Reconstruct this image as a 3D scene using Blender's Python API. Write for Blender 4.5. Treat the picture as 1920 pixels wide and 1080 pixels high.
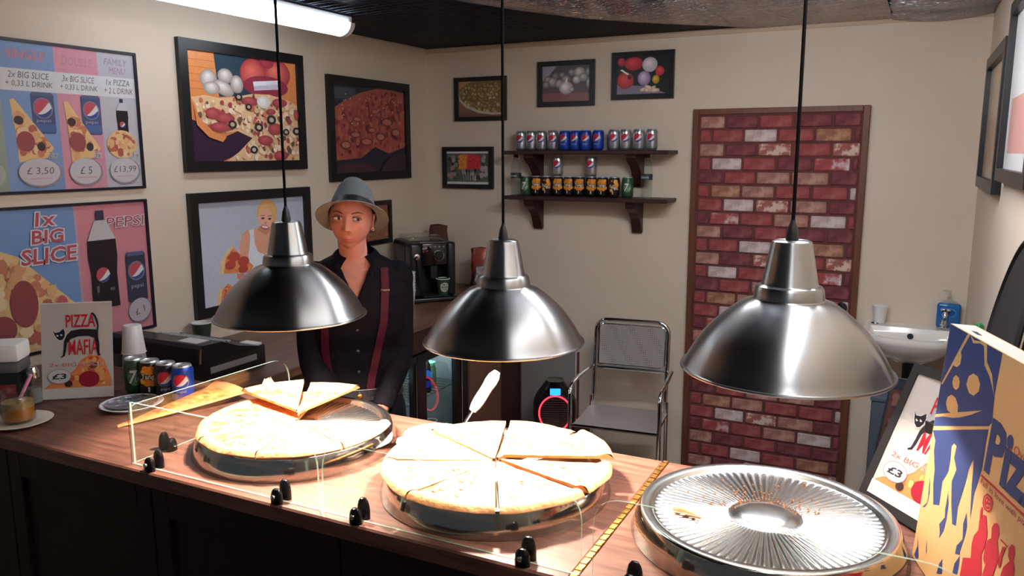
import bpy, bmesh, math, random
from mathutils import Vector, Matrix, noise
from mathutils.bvhtree import BVHTree

PI = math.pi
V = Vector
rnd = random.Random(7)
SC = bpy.context.scene
COL = SC.collection
for _o in list(bpy.data.objects):
    bpy.data.objects.remove(_o)

# ------------------------------------------------------------------ camera, world, exposure
CAM_H = 1.86
YAW, PITCH, ROLL, FPX = math.radians(26.65), math.radians(9.71), math.radians(0.13), 1490.0
_fwd = V((-math.sin(YAW) * math.cos(PITCH), math.cos(YAW) * math.cos(PITCH), -math.sin(PITCH)))
_r0 = V((math.cos(YAW), math.sin(YAW), 0))
_d0 = _fwd.cross(_r0)
_r = _r0 * math.cos(ROLL) + _d0 * math.sin(ROLL)
_d = _d0 * math.cos(ROLL) - _r0 * math.sin(ROLL)
cam_data = bpy.data.cameras.new('camera')
cam = bpy.data.objects.new('camera', cam_data)
COL.objects.link(cam)
cam.matrix_world = Matrix(((_r.x, -_d.x, -_fwd.x, 0), (_r.y, -_d.y, -_fwd.y, 0), (_r.z, -_d.z, -_fwd.z, CAM_H), (0, 0, 0, 1)))
cam_data.sensor_width = 36.0
cam_data.lens = FPX / 1920 * 36.0
cam_data.clip_start = 0.02
SC.camera = cam

world = bpy.data.worlds.new('world')
SC.world = world
world.use_nodes = True
world.node_tree.nodes['Background'].inputs[0].default_value = (0.80, 0.86, 1.0, 1)
world.node_tree.nodes['Background'].inputs[1].default_value = 0.10
SC.view_settings.view_transform = 'Standard'
SC.view_settings.look = 'None'
SC.view_settings.exposure = 0.0
SC.view_settings.gamma = 1.0
SC.view_settings.use_curve_mapping = False
TUBE_POWER = 10.5        # emission strength of the fluorescent diffusers
TUBE_COLOR = (0.80, 0.90, 1.0)
BULB_POWER = (3600.0, 3700.0, 640.0)   # emission strength of the three heat lamp bulbs
BULB_COLOR = (1.0, 0.85, 0.71)

# ------------------------------------------------------------------ materials
def srgb(r, g, b):
    f = lambda c: (c / 12.92 if c <= 0.04045 else ((c + 0.055) / 1.055) ** 2.4)
    return (f(r / 255), f(g / 255), f(b / 255))

def inp(bsdf, name, val):
    if name in bsdf.inputs:
        bsdf.inputs[name].default_value = val

def mat(name, col, rough=0.5, metal=0.0, spec=None, noise_amt=0.0, noise_scale=20.0, bump=0.0, bump_scale=60.0, coat=0.0, emit=None, estr=0.0, aniso=0.0, trans=0.0):
    m = bpy.data.materials.new(name)
    m.use_nodes = True
    nt = m.node_tree
    b = nt.nodes['Principled BSDF']
    c4 = (*col, 1)
    inp(b, 'Base Color', c4); inp(b, 'Roughness', rough); inp(b, 'Metallic', metal)
    if spec is not None: inp(b, 'Specular IOR Level', spec)
    if coat: inp(b, 'Coat Weight', coat); inp(b, 'Coat Roughness', 0.05)
    if trans: inp(b, 'Transmission Weight', trans)
    if emit is not None:
        inp(b, 'Emission Color', (*emit, 1)); inp(b, 'Emission Strength', estr)
    tc = None
    if noise_amt or bump:
        tc = nt.nodes.new('ShaderNodeTexCoord')
    if noise_amt:
        n = nt.nodes.new('ShaderNodeTexNoise'); n.inputs['Scale'].default_value = noise_scale; n.inputs['Detail'].default_value = 5
        nt.links.new(tc.outputs['Object'], n.inputs['Vector'])
        r = nt.nodes.new('ShaderNodeMapRange')
        r.inputs[1].default_value = 0.3; r.inputs[2].default_value = 0.7
        r.inputs[3].default_value = 1 - noise_amt; r.inputs[4].default_value = 1 + noise_amt
        nt.links.new(n.outputs['Fac'], r.inputs[0])
        mx = nt.nodes.new('ShaderNodeVectorMath'); mx.operation = 'SCALE'
        mx.inputs[0].default_value = col
        nt.links.new(r.outputs[0], mx.inputs['Scale'])
        nt.links.new(mx.outputs[0], b.inputs['Base Color'])
    if bump:
        n2 = nt.nodes.new('ShaderNodeTexNoise'); n2.inputs['Scale'].default_value = bump_scale; n2.inputs['Detail'].default_value = 6
        nt.links.new(tc.outputs['Object'], n2.inputs['Vector'])
        bp = nt.nodes.new('ShaderNodeBump'); bp.inputs['Strength'].default_value = bump; bp.inputs['Distance'].default_value = 0.01
        nt.links.new(n2.outputs['Fac'], bp.inputs['Height'])
        nt.links.new(bp.outputs[0], b.inputs['Normal'])
    if aniso:
        inp(b, 'Anisotropic', aniso)
        inp(b, 'Anisotropic Rotation', 0.25)
        t = nt.nodes.new('ShaderNodeTangent'); t.direction_type = 'RADIAL'; t.axis = 'Z'
        nt.links.new(t.outputs[0], b.inputs['Tangent'])
    return m

def print_mat(name, rough=0.4, spec=0.4, grain=0.06, sat=1.0, val=0.9):
    """flat print: colour comes from the face colours of the printed shapes"""
    m = mat(name, (1, 1, 1), rough, 0, spec)
    nt = m.node_tree; b = nt.nodes['Principled BSDF']
    a = nt.nodes.new('ShaderNodeAttribute'); a.attribute_name = 'Col'
    tc = nt.nodes.new('ShaderNodeTexCoord'); n = nt.nodes.new('ShaderNodeTexNoise'); n.inputs['Scale'].default_value = 70; n.inputs['Detail'].default_value = 3
    nt.links.new(tc.outputs['Object'], n.inputs['Vector'])
    r = nt.nodes.new('ShaderNodeMapRange'); r.inputs[3].default_value = 1 - grain; r.inputs[4].default_value = 1 + grain
    nt.links.new(n.outputs['Fac'], r.inputs[0])
    mx = nt.nodes.new('ShaderNodeVectorMath'); mx.operation = 'SCALE'
    hs = nt.nodes.new('ShaderNodeHueSaturation'); hs.inputs['Saturation'].default_value = sat; hs.inputs['Value'].default_value = val
    nt.links.new(a.outputs['Color'], hs.inputs['Color'])
    nt.links.new(hs.outputs[0], mx.inputs[0]); nt.links.new(r.outputs[0], mx.inputs['Scale'])
    nt.links.new(mx.outputs[0], b.inputs['Base Color'])
    return m

def wood_mat(name, c1, c2, axis='X', scale=6.0, stretch=14.0, rough=0.4, coat=0.0, strip=0.0, spec=0.5):
    m = bpy.data.materials.new(name); m.use_nodes = True
    nt = m.node_tree; b = nt.nodes['Principled BSDF']
    inp(b, 'Roughness', rough); inp(b, 'Specular IOR Level', spec)
    if coat: inp(b, 'Coat Weight', coat); inp(b, 'Coat Roughness', 0.12)
    tc = nt.nodes.new('ShaderNodeTexCoord'); mp = nt.nodes.new('ShaderNodeMapping')
    s = [stretch, stretch, stretch]; s['XYZ'.index(axis)] = 1.0
    mp.inputs['Scale'].default_value = s
    nt.links.new(tc.outputs['Object'], mp.inputs[0])
    n = nt.nodes.new('ShaderNodeTexNoise'); n.inputs['Scale'].default_value = scale; n.inputs['Detail'].default_value = 8; n.inputs['Roughness'].default_value = 0.65
    nt.links.new(mp.outputs[0], n.inputs['Vector'])
    cr = nt.nodes.new('ShaderNodeValToRGB')
    cr.color_ramp.elements[0].position = 0.32; cr.color_ramp.elements[0].color = (*c1, 1)
    cr.color_ramp.elements[1].position = 0.68; cr.color_ramp.elements[1].color = (*c2, 1)
    nt.links.new(n.outputs['Fac'], cr.inputs[0])
    out = cr.outputs[0]
    if strip:                                  # butcher block: staves of slightly different tone
        br = nt.nodes.new('ShaderNodeTexBrick')
        br.inputs['Color1'].default_value = (1.12, 1.1, 1.08, 1); br.inputs['Color2'].default_value = (0.82, 0.82, 0.82, 1); br.inputs['Mortar'].default_value = (0.8, 0.8, 0.8, 1)
        br.inputs['Scale'].default_value = 1.0; br.inputs['Mortar Size'].default_value = 0.0
        br.inputs['Brick Width'].default_value = 0.55; br.inputs['Row Height'].default_value = strip
        mp2 = nt.nodes.new('ShaderNodeMapping')
        if axis == 'Y': mp2.inputs['Rotation'].default_value = (0, 0, PI / 2)
        nt.links.new(tc.outputs['Object'], mp2.inputs[0]); nt.links.new(mp2.outputs[0], br.inputs['Vector'])
        mul = nt.nodes.new('ShaderNodeVectorMath'); mul.operation = 'MULTIPLY'
        nt.links.new(out, mul.inputs[0]); nt.links.new(br.outputs['Color'], mul.inputs[1])
        out = mul.outputs[0]
    nt.links.new(out, b.inputs['Base Color'])
    return m

def thin_glass(name, tint=(0.93, 0.97, 0.95), rough=0.02, refl=1.0):
    """a thin pane: clear transmission and fresnel reflection"""
    m = bpy.data.materials.new(name); m.use_nodes = True
    nt = m.node_tree
    nt.nodes.remove(nt.nodes['Principled BSDF'])
    out = nt.nodes['Material Output']
    t = nt.nodes.new('ShaderNodeBsdfTransparent'); t.inputs[0].default_value = (*tint, 1)
    g = nt.nodes.new('ShaderNodeBsdfGlossy'); g.inputs['Roughness'].default_value = rough
    lw = nt.nodes.new('ShaderNodeLayerWeight'); lw.inputs[0].default_value = 0.5
    fr = nt.nodes.new('ShaderNodeMath'); fr.operation = 'POWER'; fr.inputs[1].default_value = 5.0
    nt.links.new(lw.outputs['Facing'], fr.inputs[0])
    ml = nt.nodes.new('ShaderNodeMath'); ml.operation = 'MULTIPLY_ADD'; ml.inputs[1].default_value = 0.9; ml.inputs[2].default_value = 0.04 * refl
    mx = nt.nodes.new('ShaderNodeMixShader')
    nt.links.new(fr.outputs[0], ml.inputs[0]); nt.links.new(ml.outputs[0], mx.inputs[0])
    nt.links.new(t.outputs[0], mx.inputs[1]); nt.links.new(g.outputs[0], mx.inputs[2])
    nt.links.new(mx.outputs[0], out.inputs[0])
    return m

M = {}
M['wall'] = mat('wall_paint', srgb(221, 205, 186), 0.85, noise_amt=0.025, noise_scale=3, bump=0.05, bump_scale=180)
M['floor'] = mat('floor_lino', srgb(92, 70, 60), 0.6, noise_amt=0.1, noise_scale=6)
M['black_frame'] = mat('black_frame', srgb(22, 21, 24), 0.35)
M['thin_frame'] = mat('thin_black_frame', srgb(26, 24, 40), 0.3)
M['print'] = print_mat('poster_print', 0.32, 0.35, 0.06, 0.85)
M['photo'] = print_mat('photo_print', 0.28, 0.4, 0.12, 0.95, 1.15)
M['matte_print'] = print_mat('matte_print', 0.7, 0.2)
M['can_print'] = print_mat('can_print', 0.3, 0.5, 0.0)
M['counter'] = wood_mat('walnut_worktop', srgb(72, 44, 36), srgb(122, 82, 68), 'X', 5, 12, 0.42, 0.04, 0.075, spec=.3)
M['worktop'] = wood_mat('walnut_back_worktop', srgb(84, 54, 44), srgb(136, 94, 76), 'Y', 5, 12, 0.4, 0.1, 0.075)
M['dark_wood'] = wood_mat('dark_stained_wood', srgb(36, 18, 16), srgb(66, 34, 28), 'X', 5, 12, 0.45)
M['dark_panel'] = wood_mat('dark_counter_front', srgb(20, 10, 8), srgb(36, 17, 14), 'Z', 4, 10, 0.6, spec=.25)
M['brown_panel'] = mat('brown_panel', srgb(112, 78, 62), 0.6, noise_amt=0.06)
M['dark_brown'] = mat('dark_brown_panel', srgb(60, 30, 32), 0.6)
M['grey_panel'] = mat('grey_panel', srgb(142, 134, 132), 0.7, noise_amt=0.04)
M['door_trim'] = wood_mat('brown_trim', srgb(88, 48, 34), srgb(120, 68, 48), 'Z', 5, 10, 0.5)
M['mortar'] = mat('mortar', srgb(104, 58, 56), 0.9, noise_amt=0.2, noise_scale=40)
M['brushed'] = mat('brushed_steel', srgb(150, 148, 146), 0.31, 1.0, aniso=0.85)
M['steel'] = mat('polished_steel', srgb(196, 194, 190), 0.14, 1.0)
M['chrome'] = mat('chrome', srgb(214, 212, 210), 0.07, 1.0)
M['lamp_inner'] = mat('lamp_inner', (0.42, 0.41, 0.40), 0.45, 0.3)
M['black_plastic'] = mat('black_plastic', srgb(20, 19, 21), 0.32)
M['black_matte'] = mat('black_matte', srgb(16, 15, 17), 0.7)
M['black_rubber'] = mat('black_rubber', srgb(14, 14, 15), 0.5)
M['cord'] = mat('black_cord', srgb(7, 7, 9), 0.8, spec=.1)
M['tube'] = mat('light_diffuser', (1, 1, 1), 0.4, emit=TUBE_COLOR, estr=TUBE_POWER)
M['fitting'] = mat('light_fitting', srgb(225, 225, 228), 0.4)
M['white_plastic'] = mat('white_plastic', srgb(232, 232, 232), 0.35)
M['white_paper'] = mat('white_paper', srgb(228, 226, 222), 0.8)
M['napkin'] = mat('napkin_paper', srgb(222, 205, 180), 0.9, noise_amt=0.05)
M['ceramic'] = mat('white_ceramic', srgb(238, 234, 226), 0.12, coat=0.5)
M['glass'] = thin_glass('clear_glass', (0.965, 0.985, 0.975))
M['glass_edge'] = mat('glass_edge', srgb(150, 178, 160), 0.15, spec=0.8)
_ge = M['glass_edge'].node_tree; _tr = _ge.nodes.new('ShaderNodeBsdfTransparent'); _mx = _ge.nodes.new('ShaderNodeMixShader'); _mx.inputs[0].default_value = 0.6
_ge.links.new(_tr.outputs[0], _mx.inputs[1]); _ge.links.new(_ge.nodes['Principled BSDF'].outputs[0], _mx.inputs[2]); _ge.links.new(_mx.outputs[0], _ge.nodes['Material Output'].inputs[0])
M['clear'] = thin_glass('clear_plastic', (0.90, 0.93, 0.92), 0.06)
M['gold'] = mat('brass_strip', srgb(190, 140, 70), 0.3, 1.0, bump=0.4, bump_scale=220)
M['cheese'] = mat('pizza_cheese', srgb(240, 190, 108), 0.55)
M['crust'] = mat('pizza_crust', srgb(208, 142, 90), 0.75, noise_amt=0.25, noise_scale=30, bump=0.5, bump_scale=60)
M['kraft'] = mat('kraft_card', srgb(198, 156, 104), 0.8, noise_amt=0.05, noise_scale=300)
M['card_grey'] = mat('card_edge', srgb(190, 180, 172), 0.85, noise_amt=0.05)

def cheese_nodes(m, base, spots, dark, scale):
    nt = m.node_tree; b = nt.nodes['Principled BSDF']
    tc = nt.nodes.new('ShaderNodeTexCoord')
    n = nt.nodes.new('ShaderNodeTexNoise'); n.inputs['Scale'].default_value = scale; n.inputs['Detail'].default_value = 6; n.inputs['Roughness'].default_value = 0.7
    nt.links.new(tc.outputs['Object'], n.inputs['Vector'])
    cr = nt.nodes.new('ShaderNodeValToRGB'); e = cr.color_ramp.elements
    e[0].position = 0.37; e[0].color = (*dark, 1)
    e[1].position = 0.62; e[1].color = (*base, 1)
    k = e.new(0.47); k.color = (*spots, 1)
    nt.links.new(n.outputs['Fac'], cr.inputs[0]); nt.links.new(cr.outputs[0], b.inputs['Base Color'])
    bp = nt.nodes.new('ShaderNodeBump'); bp.inputs['Strength'].default_value = 0.6; bp.inputs['Distance'].default_value = 0.006
    nt.links.new(n.outputs['Fac'], bp.inputs['Height']); nt.links.new(bp.outputs[0], b.inputs['Normal'])
cheese_nodes(M['cheese'], srgb(240, 200, 136), srgb(226, 150, 80), srgb(158, 74, 36), 20)
M['cheese_brown'] = mat('browned_cheese', srgb(220, 150, 80), 0.6)
cheese_nodes(M['cheese_brown'], srgb(222, 166, 96), srgb(204, 122, 60), srgb(140, 66, 34), 24)

# ------------------------------------------------------------------ mesh helpers
class MB:
    """collects vertices, faces and face colours for ONE mesh object"""
    def __init__(self):
        self.v, self.f, self.c, self.s = [], [], [], []
    def add(self, vs, fs, smooth=False, col=None):
        n = len(self.v)
        self.v += [V(p) for p in vs]
        for f in fs:
            self.f.append([i + n for i in f]); self.s.append(smooth); self.c.append(col)
        return self
    def box(self, x0, x1, y0, y1, z0, z1, col=None):
        return self.add([(x0, y0, z0), (x1, y0, z0), (x1, y1, z0), (x0, y1, z0), (x0, y0, z1), (x1, y0, z1), (x1, y1, z1), (x0, y1, z1)],
                        [(0, 3, 2, 1), (4, 5, 6, 7), (0, 1, 5, 4), (1, 2, 6, 5), (2, 3, 7, 6), (3, 0, 4, 7)], False, col)
    def bbox(self, x0, x1, y0, y1, z0, z1, b=0.004, seg=2, col=None):
        bm = bmesh.new(); bmesh.ops.create_cube(bm, size=1)
        for v in bm.verts:
            v.co = V((x0 + (v.co.x + .5) * (x1 - x0), y0 + (v.co.y + .5) * (y1 - y0), z0 + (v.co.z + .5) * (z1 - z0)))
        bmesh.ops.bevel(bm, geom=bm.edges[:], offset=b, segments=seg, affect='EDGES', profile=0.5)
        return self.bm(bm, True, col)
    def bm(self, bm, smooth=True, col=None):
        bm.verts.ensure_lookup_table(); bm.verts.index_update()
        self.add([v.co.copy() for v in bm.verts], [[v.index for v in f.verts] for f in bm.faces], smooth, col)
        bm.free(); return self
    def lathe(self, prof, n=24, c=(0, 0, 0), smooth=True, col=None, rx=1.0, ry=1.0, fr=None, closed=False):
        """profile of (r, z) turned round z at c; fr = (U, V, W) axes"""
        U, W, Z = fr if fr else (V((1, 0, 0)), V((0, 1, 0)), V((0, 0, 1)))
        c = V(c); vs, fs, rings = [], [], []
        for r, z in prof:
            if r < 1e-6:
                rings.append([len(vs)]); vs.append(c + Z * z)
            else:
                rings.append(list(range(len(vs), len(vs) + n)))
                for i in range(n):
                    a = 2 * PI * i / n
                    vs.append(c + U * (r * rx * math.cos(a)) + W * (r * ry * math.sin(a)) + Z * z)
        pairs = list(zip(rings, rings[1:]))
        if closed: pairs.append((rings[-1], rings[0]))
        for A, B in pairs:
            for i in range(n):
                j = (i + 1) % n
                if len(A) == 1 and len(B) == 1: continue
                if len(A) == 1: fs.append((A[0], B[j], B[i]))
                elif len(B) == 1: fs.append((A[i], A[j], B[0]))
                else: fs.append((A[i], A[j], B[j], B[i]))
        return self.add(vs, fs, smooth, col)
    def tube(self, path, r, n=10, closed=False, cap=True, col=None, flat=1.0):
        P = [V(p) for p in path]; R = r if isinstance(r, (list, tuple)) else [r] * len(P)
        vs, fs = [], []; up = None; N = len(P)
        for i, p in enumerate(P):
            t = (P[(i + 1) % N] - P[i - 1]) if closed else (P[min(i + 1, N - 1)] - P[max(i - 1, 0)])
            t = t.normalized() if t.length > 1e-9 else V((0, 0, 1))
            if up is None:
                up = V((0, 0, 1)) if abs(t.z) < 0.9 else V((0, 1, 0))
            s = t.cross(up).normalized(); up = s.cross(t).normalized()
            for k in range(n):
                a = 2 * PI * k / n
                vs.append(p + s * (R[i] * math.cos(a)) + up * (R[i] * flat * math.sin(a)))
        for i in range(N if closed else N - 1):
            for k in range(n):
                l = (k + 1) % n; j = (i + 1) % N
                fs.append((i * n + k, i * n + l, j * n + l, j * n + k))
        if cap and not closed:
            fs.append(tuple(range(n))[::-1]); fs.append(tuple((N - 1) * n + k for k in range(n)))
        return self.add(vs, fs, True, col)
    def prism(self, poly, O, U, W, N, d0, d1, col=None, smooth=False):
        O, U, W, N = V(O), V(U), V(W), V(N); n = len(poly)
        vs = [O + U * a + W * b + N * d0 for a, b in poly] + [O + U * a + W * b + N * d1 for a, b in poly]
        fs = [tuple(range(n))[::-1], tuple(range(n, 2 * n))] + [(i, (i + 1) % n, n + (i + 1) % n, n + i) for i in range(n)]
        return self.add(vs, fs, smooth, col)
    def sphere(self, c, rx, ry=None, rz=None, nu=16, nv=10, fr=None, col=None):
        ry = ry or rx; rz = rz or rx
        prof = [(math.sin(PI * i / nv), -math.cos(PI * i / nv)) for i in range(nv + 1)]
        prof[0] = (0, -1); prof[-1] = (0, 1)
        U, W, Z = fr if fr else (V((1, 0, 0)), V((0, 1, 0)), V((0, 0, 1)))
        return self.lathe([(r, z) for r, z in prof], nu, c, True, col, 1, 1, (U * rx, W * ry, Z * rz))
    def grid(self, fn, nu, nv, smooth=True, col=None, wrap=False):
        vs = [V(fn(i / nu, j / nv)) for j in range(nv + 1) for i in range(nu + 1)]
        k = nu + 1
        fs = [(j * k + i, j * k + i + 1, (j + 1) * k + i + 1, (j + 1) * k + i) for j in range(nv) for i in range(nu)]
        return self.add(vs, fs, smooth, col)
    def xf(self, fn, start=0):
        for i in range(start, len(self.v)): self.v[i] = V(fn(self.v[i]))
        return self

ORG = {}
def mesh_from(mb, name, origin=V((0, 0, 0)), sharp=35):
    me = bpy.data.meshes.new(name)
    me.from_pydata([tuple(v - origin) for v in mb.v], [], mb.f)
    me.polygons.foreach_set('use_smooth', mb.s)
    if any(c is not None for c in mb.c):
        at = me.color_attributes.new('Col', 'FLOAT_COLOR', 'CORNER')
        buf = []
        for f, c in zip(mb.f, mb.c):
            if isinstance(c, list): cc = c
            else: cc = [c or (0.5, 0.5, 0.5)] * len(f)
            for q in cc: buf += [q[0], q[1], q[2], 1.0]
        at.data.foreach_set('color', buf)
    if any(mb.s): me.set_sharp_from_angle(angle=math.radians(sharp))
    me.update()
    return me

def obj(name, mb, m, parent=None, loc=None, sharp=35, label=None):
    """ONE mesh object; vertices are given in world space"""
    org = ORG[parent.name] if parent else V(loc or (0, 0, 0))
    if parent and loc is not None: org = V(loc)
    me = mesh_from(mb, name, org, sharp) if isinstance(mb, MB) else mb
    if m is not None: me.materials.append(M[m] if isinstance(m, str) else m)
    o = bpy.data.objects.new(name, me); COL.objects.link(o)
    if parent:
        o.parent = parent; o.location = org - ORG[parent.name]
    else:
        o.location = org
    ORG[o.name] = org
    if label: o['label'] = label
    return o

def tag(o, label, cat, group=None):
    o['label'] = label; o['category'] = cat
    if group: o['group'] = group
    return o

def thing(name, label, cat, loc=(0, 0, 0), group=None):
    o = bpy.data.objects.new(name, None); COL.objects.link(o)
    o.location = loc; o.empty_display_size = 0.05
    ORG[o.name] = V(loc)
    return tag(o, label, cat, group)

def struct(name, mb, m, parent=None, loc=None):
    o = obj(name, mb, m, parent, loc); o['kind'] = 'structure'
    return o

def copy_tree(o, loc=None, rotz=None, label=None, group=None, parent=None):
    c = o.copy(); COL.objects.link(c)
    if parent: c.parent = parent
    if loc is not None: c.location = loc
    if rotz is not None: c.rotation_euler = (0, 0, rotz)
    if label: c['label'] = label
    if group: c['group'] = group
    for ch in o.children: copy_tree(ch, parent=c)
    return c

# ------------------------------------------------------------------ lettering and flat print
_txt_cache = {}
def text_tris(s, off=0.0):
    key = (s, off)
    if key not in _txt_cache:
        cu = bpy.data.curves.new('txt', 'FONT'); cu.body = s; cu.size = 1.0; cu.offset = off; cu.resolution_u = 2
        o = bpy.data.objects.new('txt', cu)
        COL.objects.link(o)
        dg = bpy.context.evaluated_depsgraph_get()
        me = bpy.data.meshes.new_from_object(o.evaluated_get(dg))
        vs = [(v.co.x, v.co.y) for v in me.vertices]; fs = [tuple(p.vertices) for p in me.polygons]
        bpy.data.objects.remove(o); bpy.data.meshes.remove(me); bpy.data.curves.remove(cu)
        _txt_cache[key] = (vs, fs)
    return _txt_cache[key]

class Art:
    """flat coloured shapes printed on a surface: one mesh, each shape a hair above the last"""
    def __init__(self, O=(0, 0, 0), U=(1, 0, 0), W=(0, 0, 1), eps=0.00002, wrap=None):
        self.O, self.U, self.W = V(O), V(U), V(W); self.N = self.U.cross(self.W).normalized()
        self.eps = eps; self.mb = MB(); self.k = 1; self.wrap = wrap
    def pt(self, a, b, k=None):
        k = self.k if k is None else k
        if self.wrap: return self.wrap(a, b, k * self.eps)
        return self.O + self.U * a + self.W * b + self.N * (k * self.eps)
    def raw(self, pts, fs, col):
        if self.wrap and len(fs) and all(len(f) == 3 for f in fs):      # finer triangles so that print follows the curve
            pts = list(pts); todo = list(fs); fs = []
            while todo:
                f = todo.pop(); L = [(abs(pts[f[i]][0] - pts[f[(i + 1) % 3]][0]), i) for i in range(3)]; l, i = max(L)
                if l < .0042 or len(pts) > 6000: fs.append(f); continue
                a, b, c = f[i], f[(i + 1) % 3], f[(i + 2) % 3]
                pts.append(((pts[a][0] + pts[b][0]) / 2, (pts[a][1] + pts[b][1]) / 2)); m = len(pts) - 1
                todo += [(a, m, c), (m, b, c)]
        self.mb.add([self.pt(a, b) for a, b in pts], fs, False, col); self.k += 1; return self
    def poly(self, pts, col): return self.raw(pts, [tuple(range(len(pts)))], col)
    def rect(self, a0, b0, a1, b1, col): return self.poly([(a0, b0), (a1, b0), (a1, b1), (a0, b1)], col)
    def grad(self, a0, b0, a1, b1, c0, c1):
        self.mb.add([self.pt(a0, b0), self.pt(a1, b0), self.pt(a1, b1), self.pt(a0, b1)], [(0, 1, 2, 3)], False, [c0, c0, c1, c1]); self.k += 1
    def ell(self, a, b, ra, rb, col, n=24, rot=0.0, a0=0, a1=2 * PI):
        c, s = math.cos(rot), math.sin(rot); full = a1 - a0 > 6.28
        pts = []
        for i in range(n if full else n + 1):
            t = a0 + (a1 - a0) * i / n; x, y = ra * math.cos(t), rb * math.sin(t)
            pts.append((a + x * c - y * s, b + x * s + y * c))
        return self.poly(pts, col)
    def ball(self, a, b, ra, rb, col, hi, rot=0.0, n=20, off=(-.25, .3)):
        """a printed round thing: rim colour to a lighter middle"""
        c, s = math.cos(rot), math.sin(rot)
        pts = [self.pt(a + off[0] * ra, b + off[1] * rb)]
        for i in range(n):
            t = 2 * PI * i / n; x, y = ra * math.cos(t), rb * math.sin(t)
            pts.append(self.pt(a + x * c - y * s, b + x * s + y * c))
        fs = [(0, 1 + i, 1 + (i + 1) % n) for i in range(n)]
        st = len(self.mb.v); self.mb.v += pts
        for f in fs:
            self.mb.f.append([q + st for q in f]); self.mb.s.append(False); self.mb.c.append([hi, col, col])
        self.k += 1
        return self
    def blob(self, a, b, r, col, n=8, jit=0.35, asp=1.0, rg=rnd):
        ph = rg.random() * 6
        pts = []
        for i in range(n):
            t = ph + 2 * PI * i / n; q = r * (1 - jit / 2 + jit * rg.random())
            pts.append((a + q * math.cos(t), b + q * asp * math.sin(t)))
        return self.poly(pts, col)
    def strips(self, a0, a1, n, lo, hi, col):
        pts, fs = [], []
        for i in range(n + 1):
            a = a0 + (a1 - a0) * i / n; l, h = lo(a), hi(a)
            pts += [(a, l), (a, max(l, h))]
        for i in range(n): fs.append((2 * i, 2 * i + 2, 2 * i + 3, 2 * i + 1))
        return self.raw(pts, fs, col)
    def text(self, s, a0, b0, a1, b1, col, shear=0.0, outline=None, ow=0.03, off=0.0, rot=0.0, squash=False):
        """lettering fitted into the box a0..a1, b0..b1"""
        for o, cc in (((off + ow, outline),) if outline else ()) + ((off, col),):
            vs, fs = text_tris(s, o)
            base, _ = text_tris(s, off)
            xs = [x for x, y in base]; ys = [y for x, y in base]
            x0, x1, y0, y1 = min(xs), max(xs), min(ys), max(ys)
            sx, sy = (a1 - a0) / (x1 - x0), (b1 - b0) / (y1 - y0)
            pts = []
            cm, sm = math.cos(rot), math.sin(rot); ca, cb = (a0 + a1) / 2, (b0 + b1) / 2
            for x, y in vs:
                yy = (y - y0) * sy; p = a0 + (x - x0) * sx + shear * (yy - (b1 - b0) / 2); q = b0 + yy
                p, q = p - ca, q - cb
                pts.append((ca + p * cm - q * sm, cb + p * sm + q * cm))
            self.raw(pts, fs, cc)
        return self
    def build(self, name, m, parent, label=None):
        return obj(name, self.mb, m, parent, label=label)

def inside(p, poly):
    x, y = p; r = False; n = len(poly)
    for i in range(n):
        (x0, y0), (x1, y1) = poly[i], poly[(i + 1) % n]
        if (y0 > y) != (y1 > y) and x < (x1 - x0) * (y - y0) / (y1 - y0) + x0: r = not r
    return r

CHEESE = [srgb(236, 190, 112), srgb(222, 150, 78), srgb(240, 206, 150), srgb(205, 110, 62), srgb(228, 170, 100), srgb(190, 84, 54)]
def pizza_fill(A, poly, n, r, rg, cols=CHEESE, base=None):
    """a printed patch of pizza: cheese and sauce blobs kept inside the outline"""
    A.poly(poly, base or cols[0])
    xs = [p[0] for p in poly]; ys = [p[1] for p in poly]
    k = t = 0
    while k < n and t < n * 30:
        t += 1
        p = (rg.uniform(min(xs), max(xs)), rg.uniform(min(ys), max(ys)))
        q = r * rg.uniform(0.5, 1.2)
        if all(inside((p[0] + q * dx, p[1] + q * dy), poly) for dx, dy in ((1, 0), (-1, 0), (0, 1), (0, -1))):
            A.blob(p[0], p[1], q, rg.choice(cols), rg=rg); k += 1
# ------------------------------------------------------------------ the room
XL, XR, YB, ZC = -2.806, 0.274, 4.4, 2.50
FRONT_Y0, FRONT_Y1, FRONT_Z = 1.225, 1.85, 1.10      # serving counter
WT_X, WT_Z = -2.14, 1.02                             # back worktop along the left wall

struct('floor', MB().box(XL - .1, XR + .1, -2.5, YB + .1, -.1, 0), 'floor')
struct('wall_left', MB().box(XL - .1, XL, 0.2, YB + .1, 0, ZC + .2), 'wall')
struct('wall_back', MB().box(XL, XR, YB, YB + .1, 0, ZC + .2), 'wall')
struct('wall_right', MB().box(XR, XR + .1, -.6, YB + .1, 0, ZC + .2), 'wall')

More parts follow.
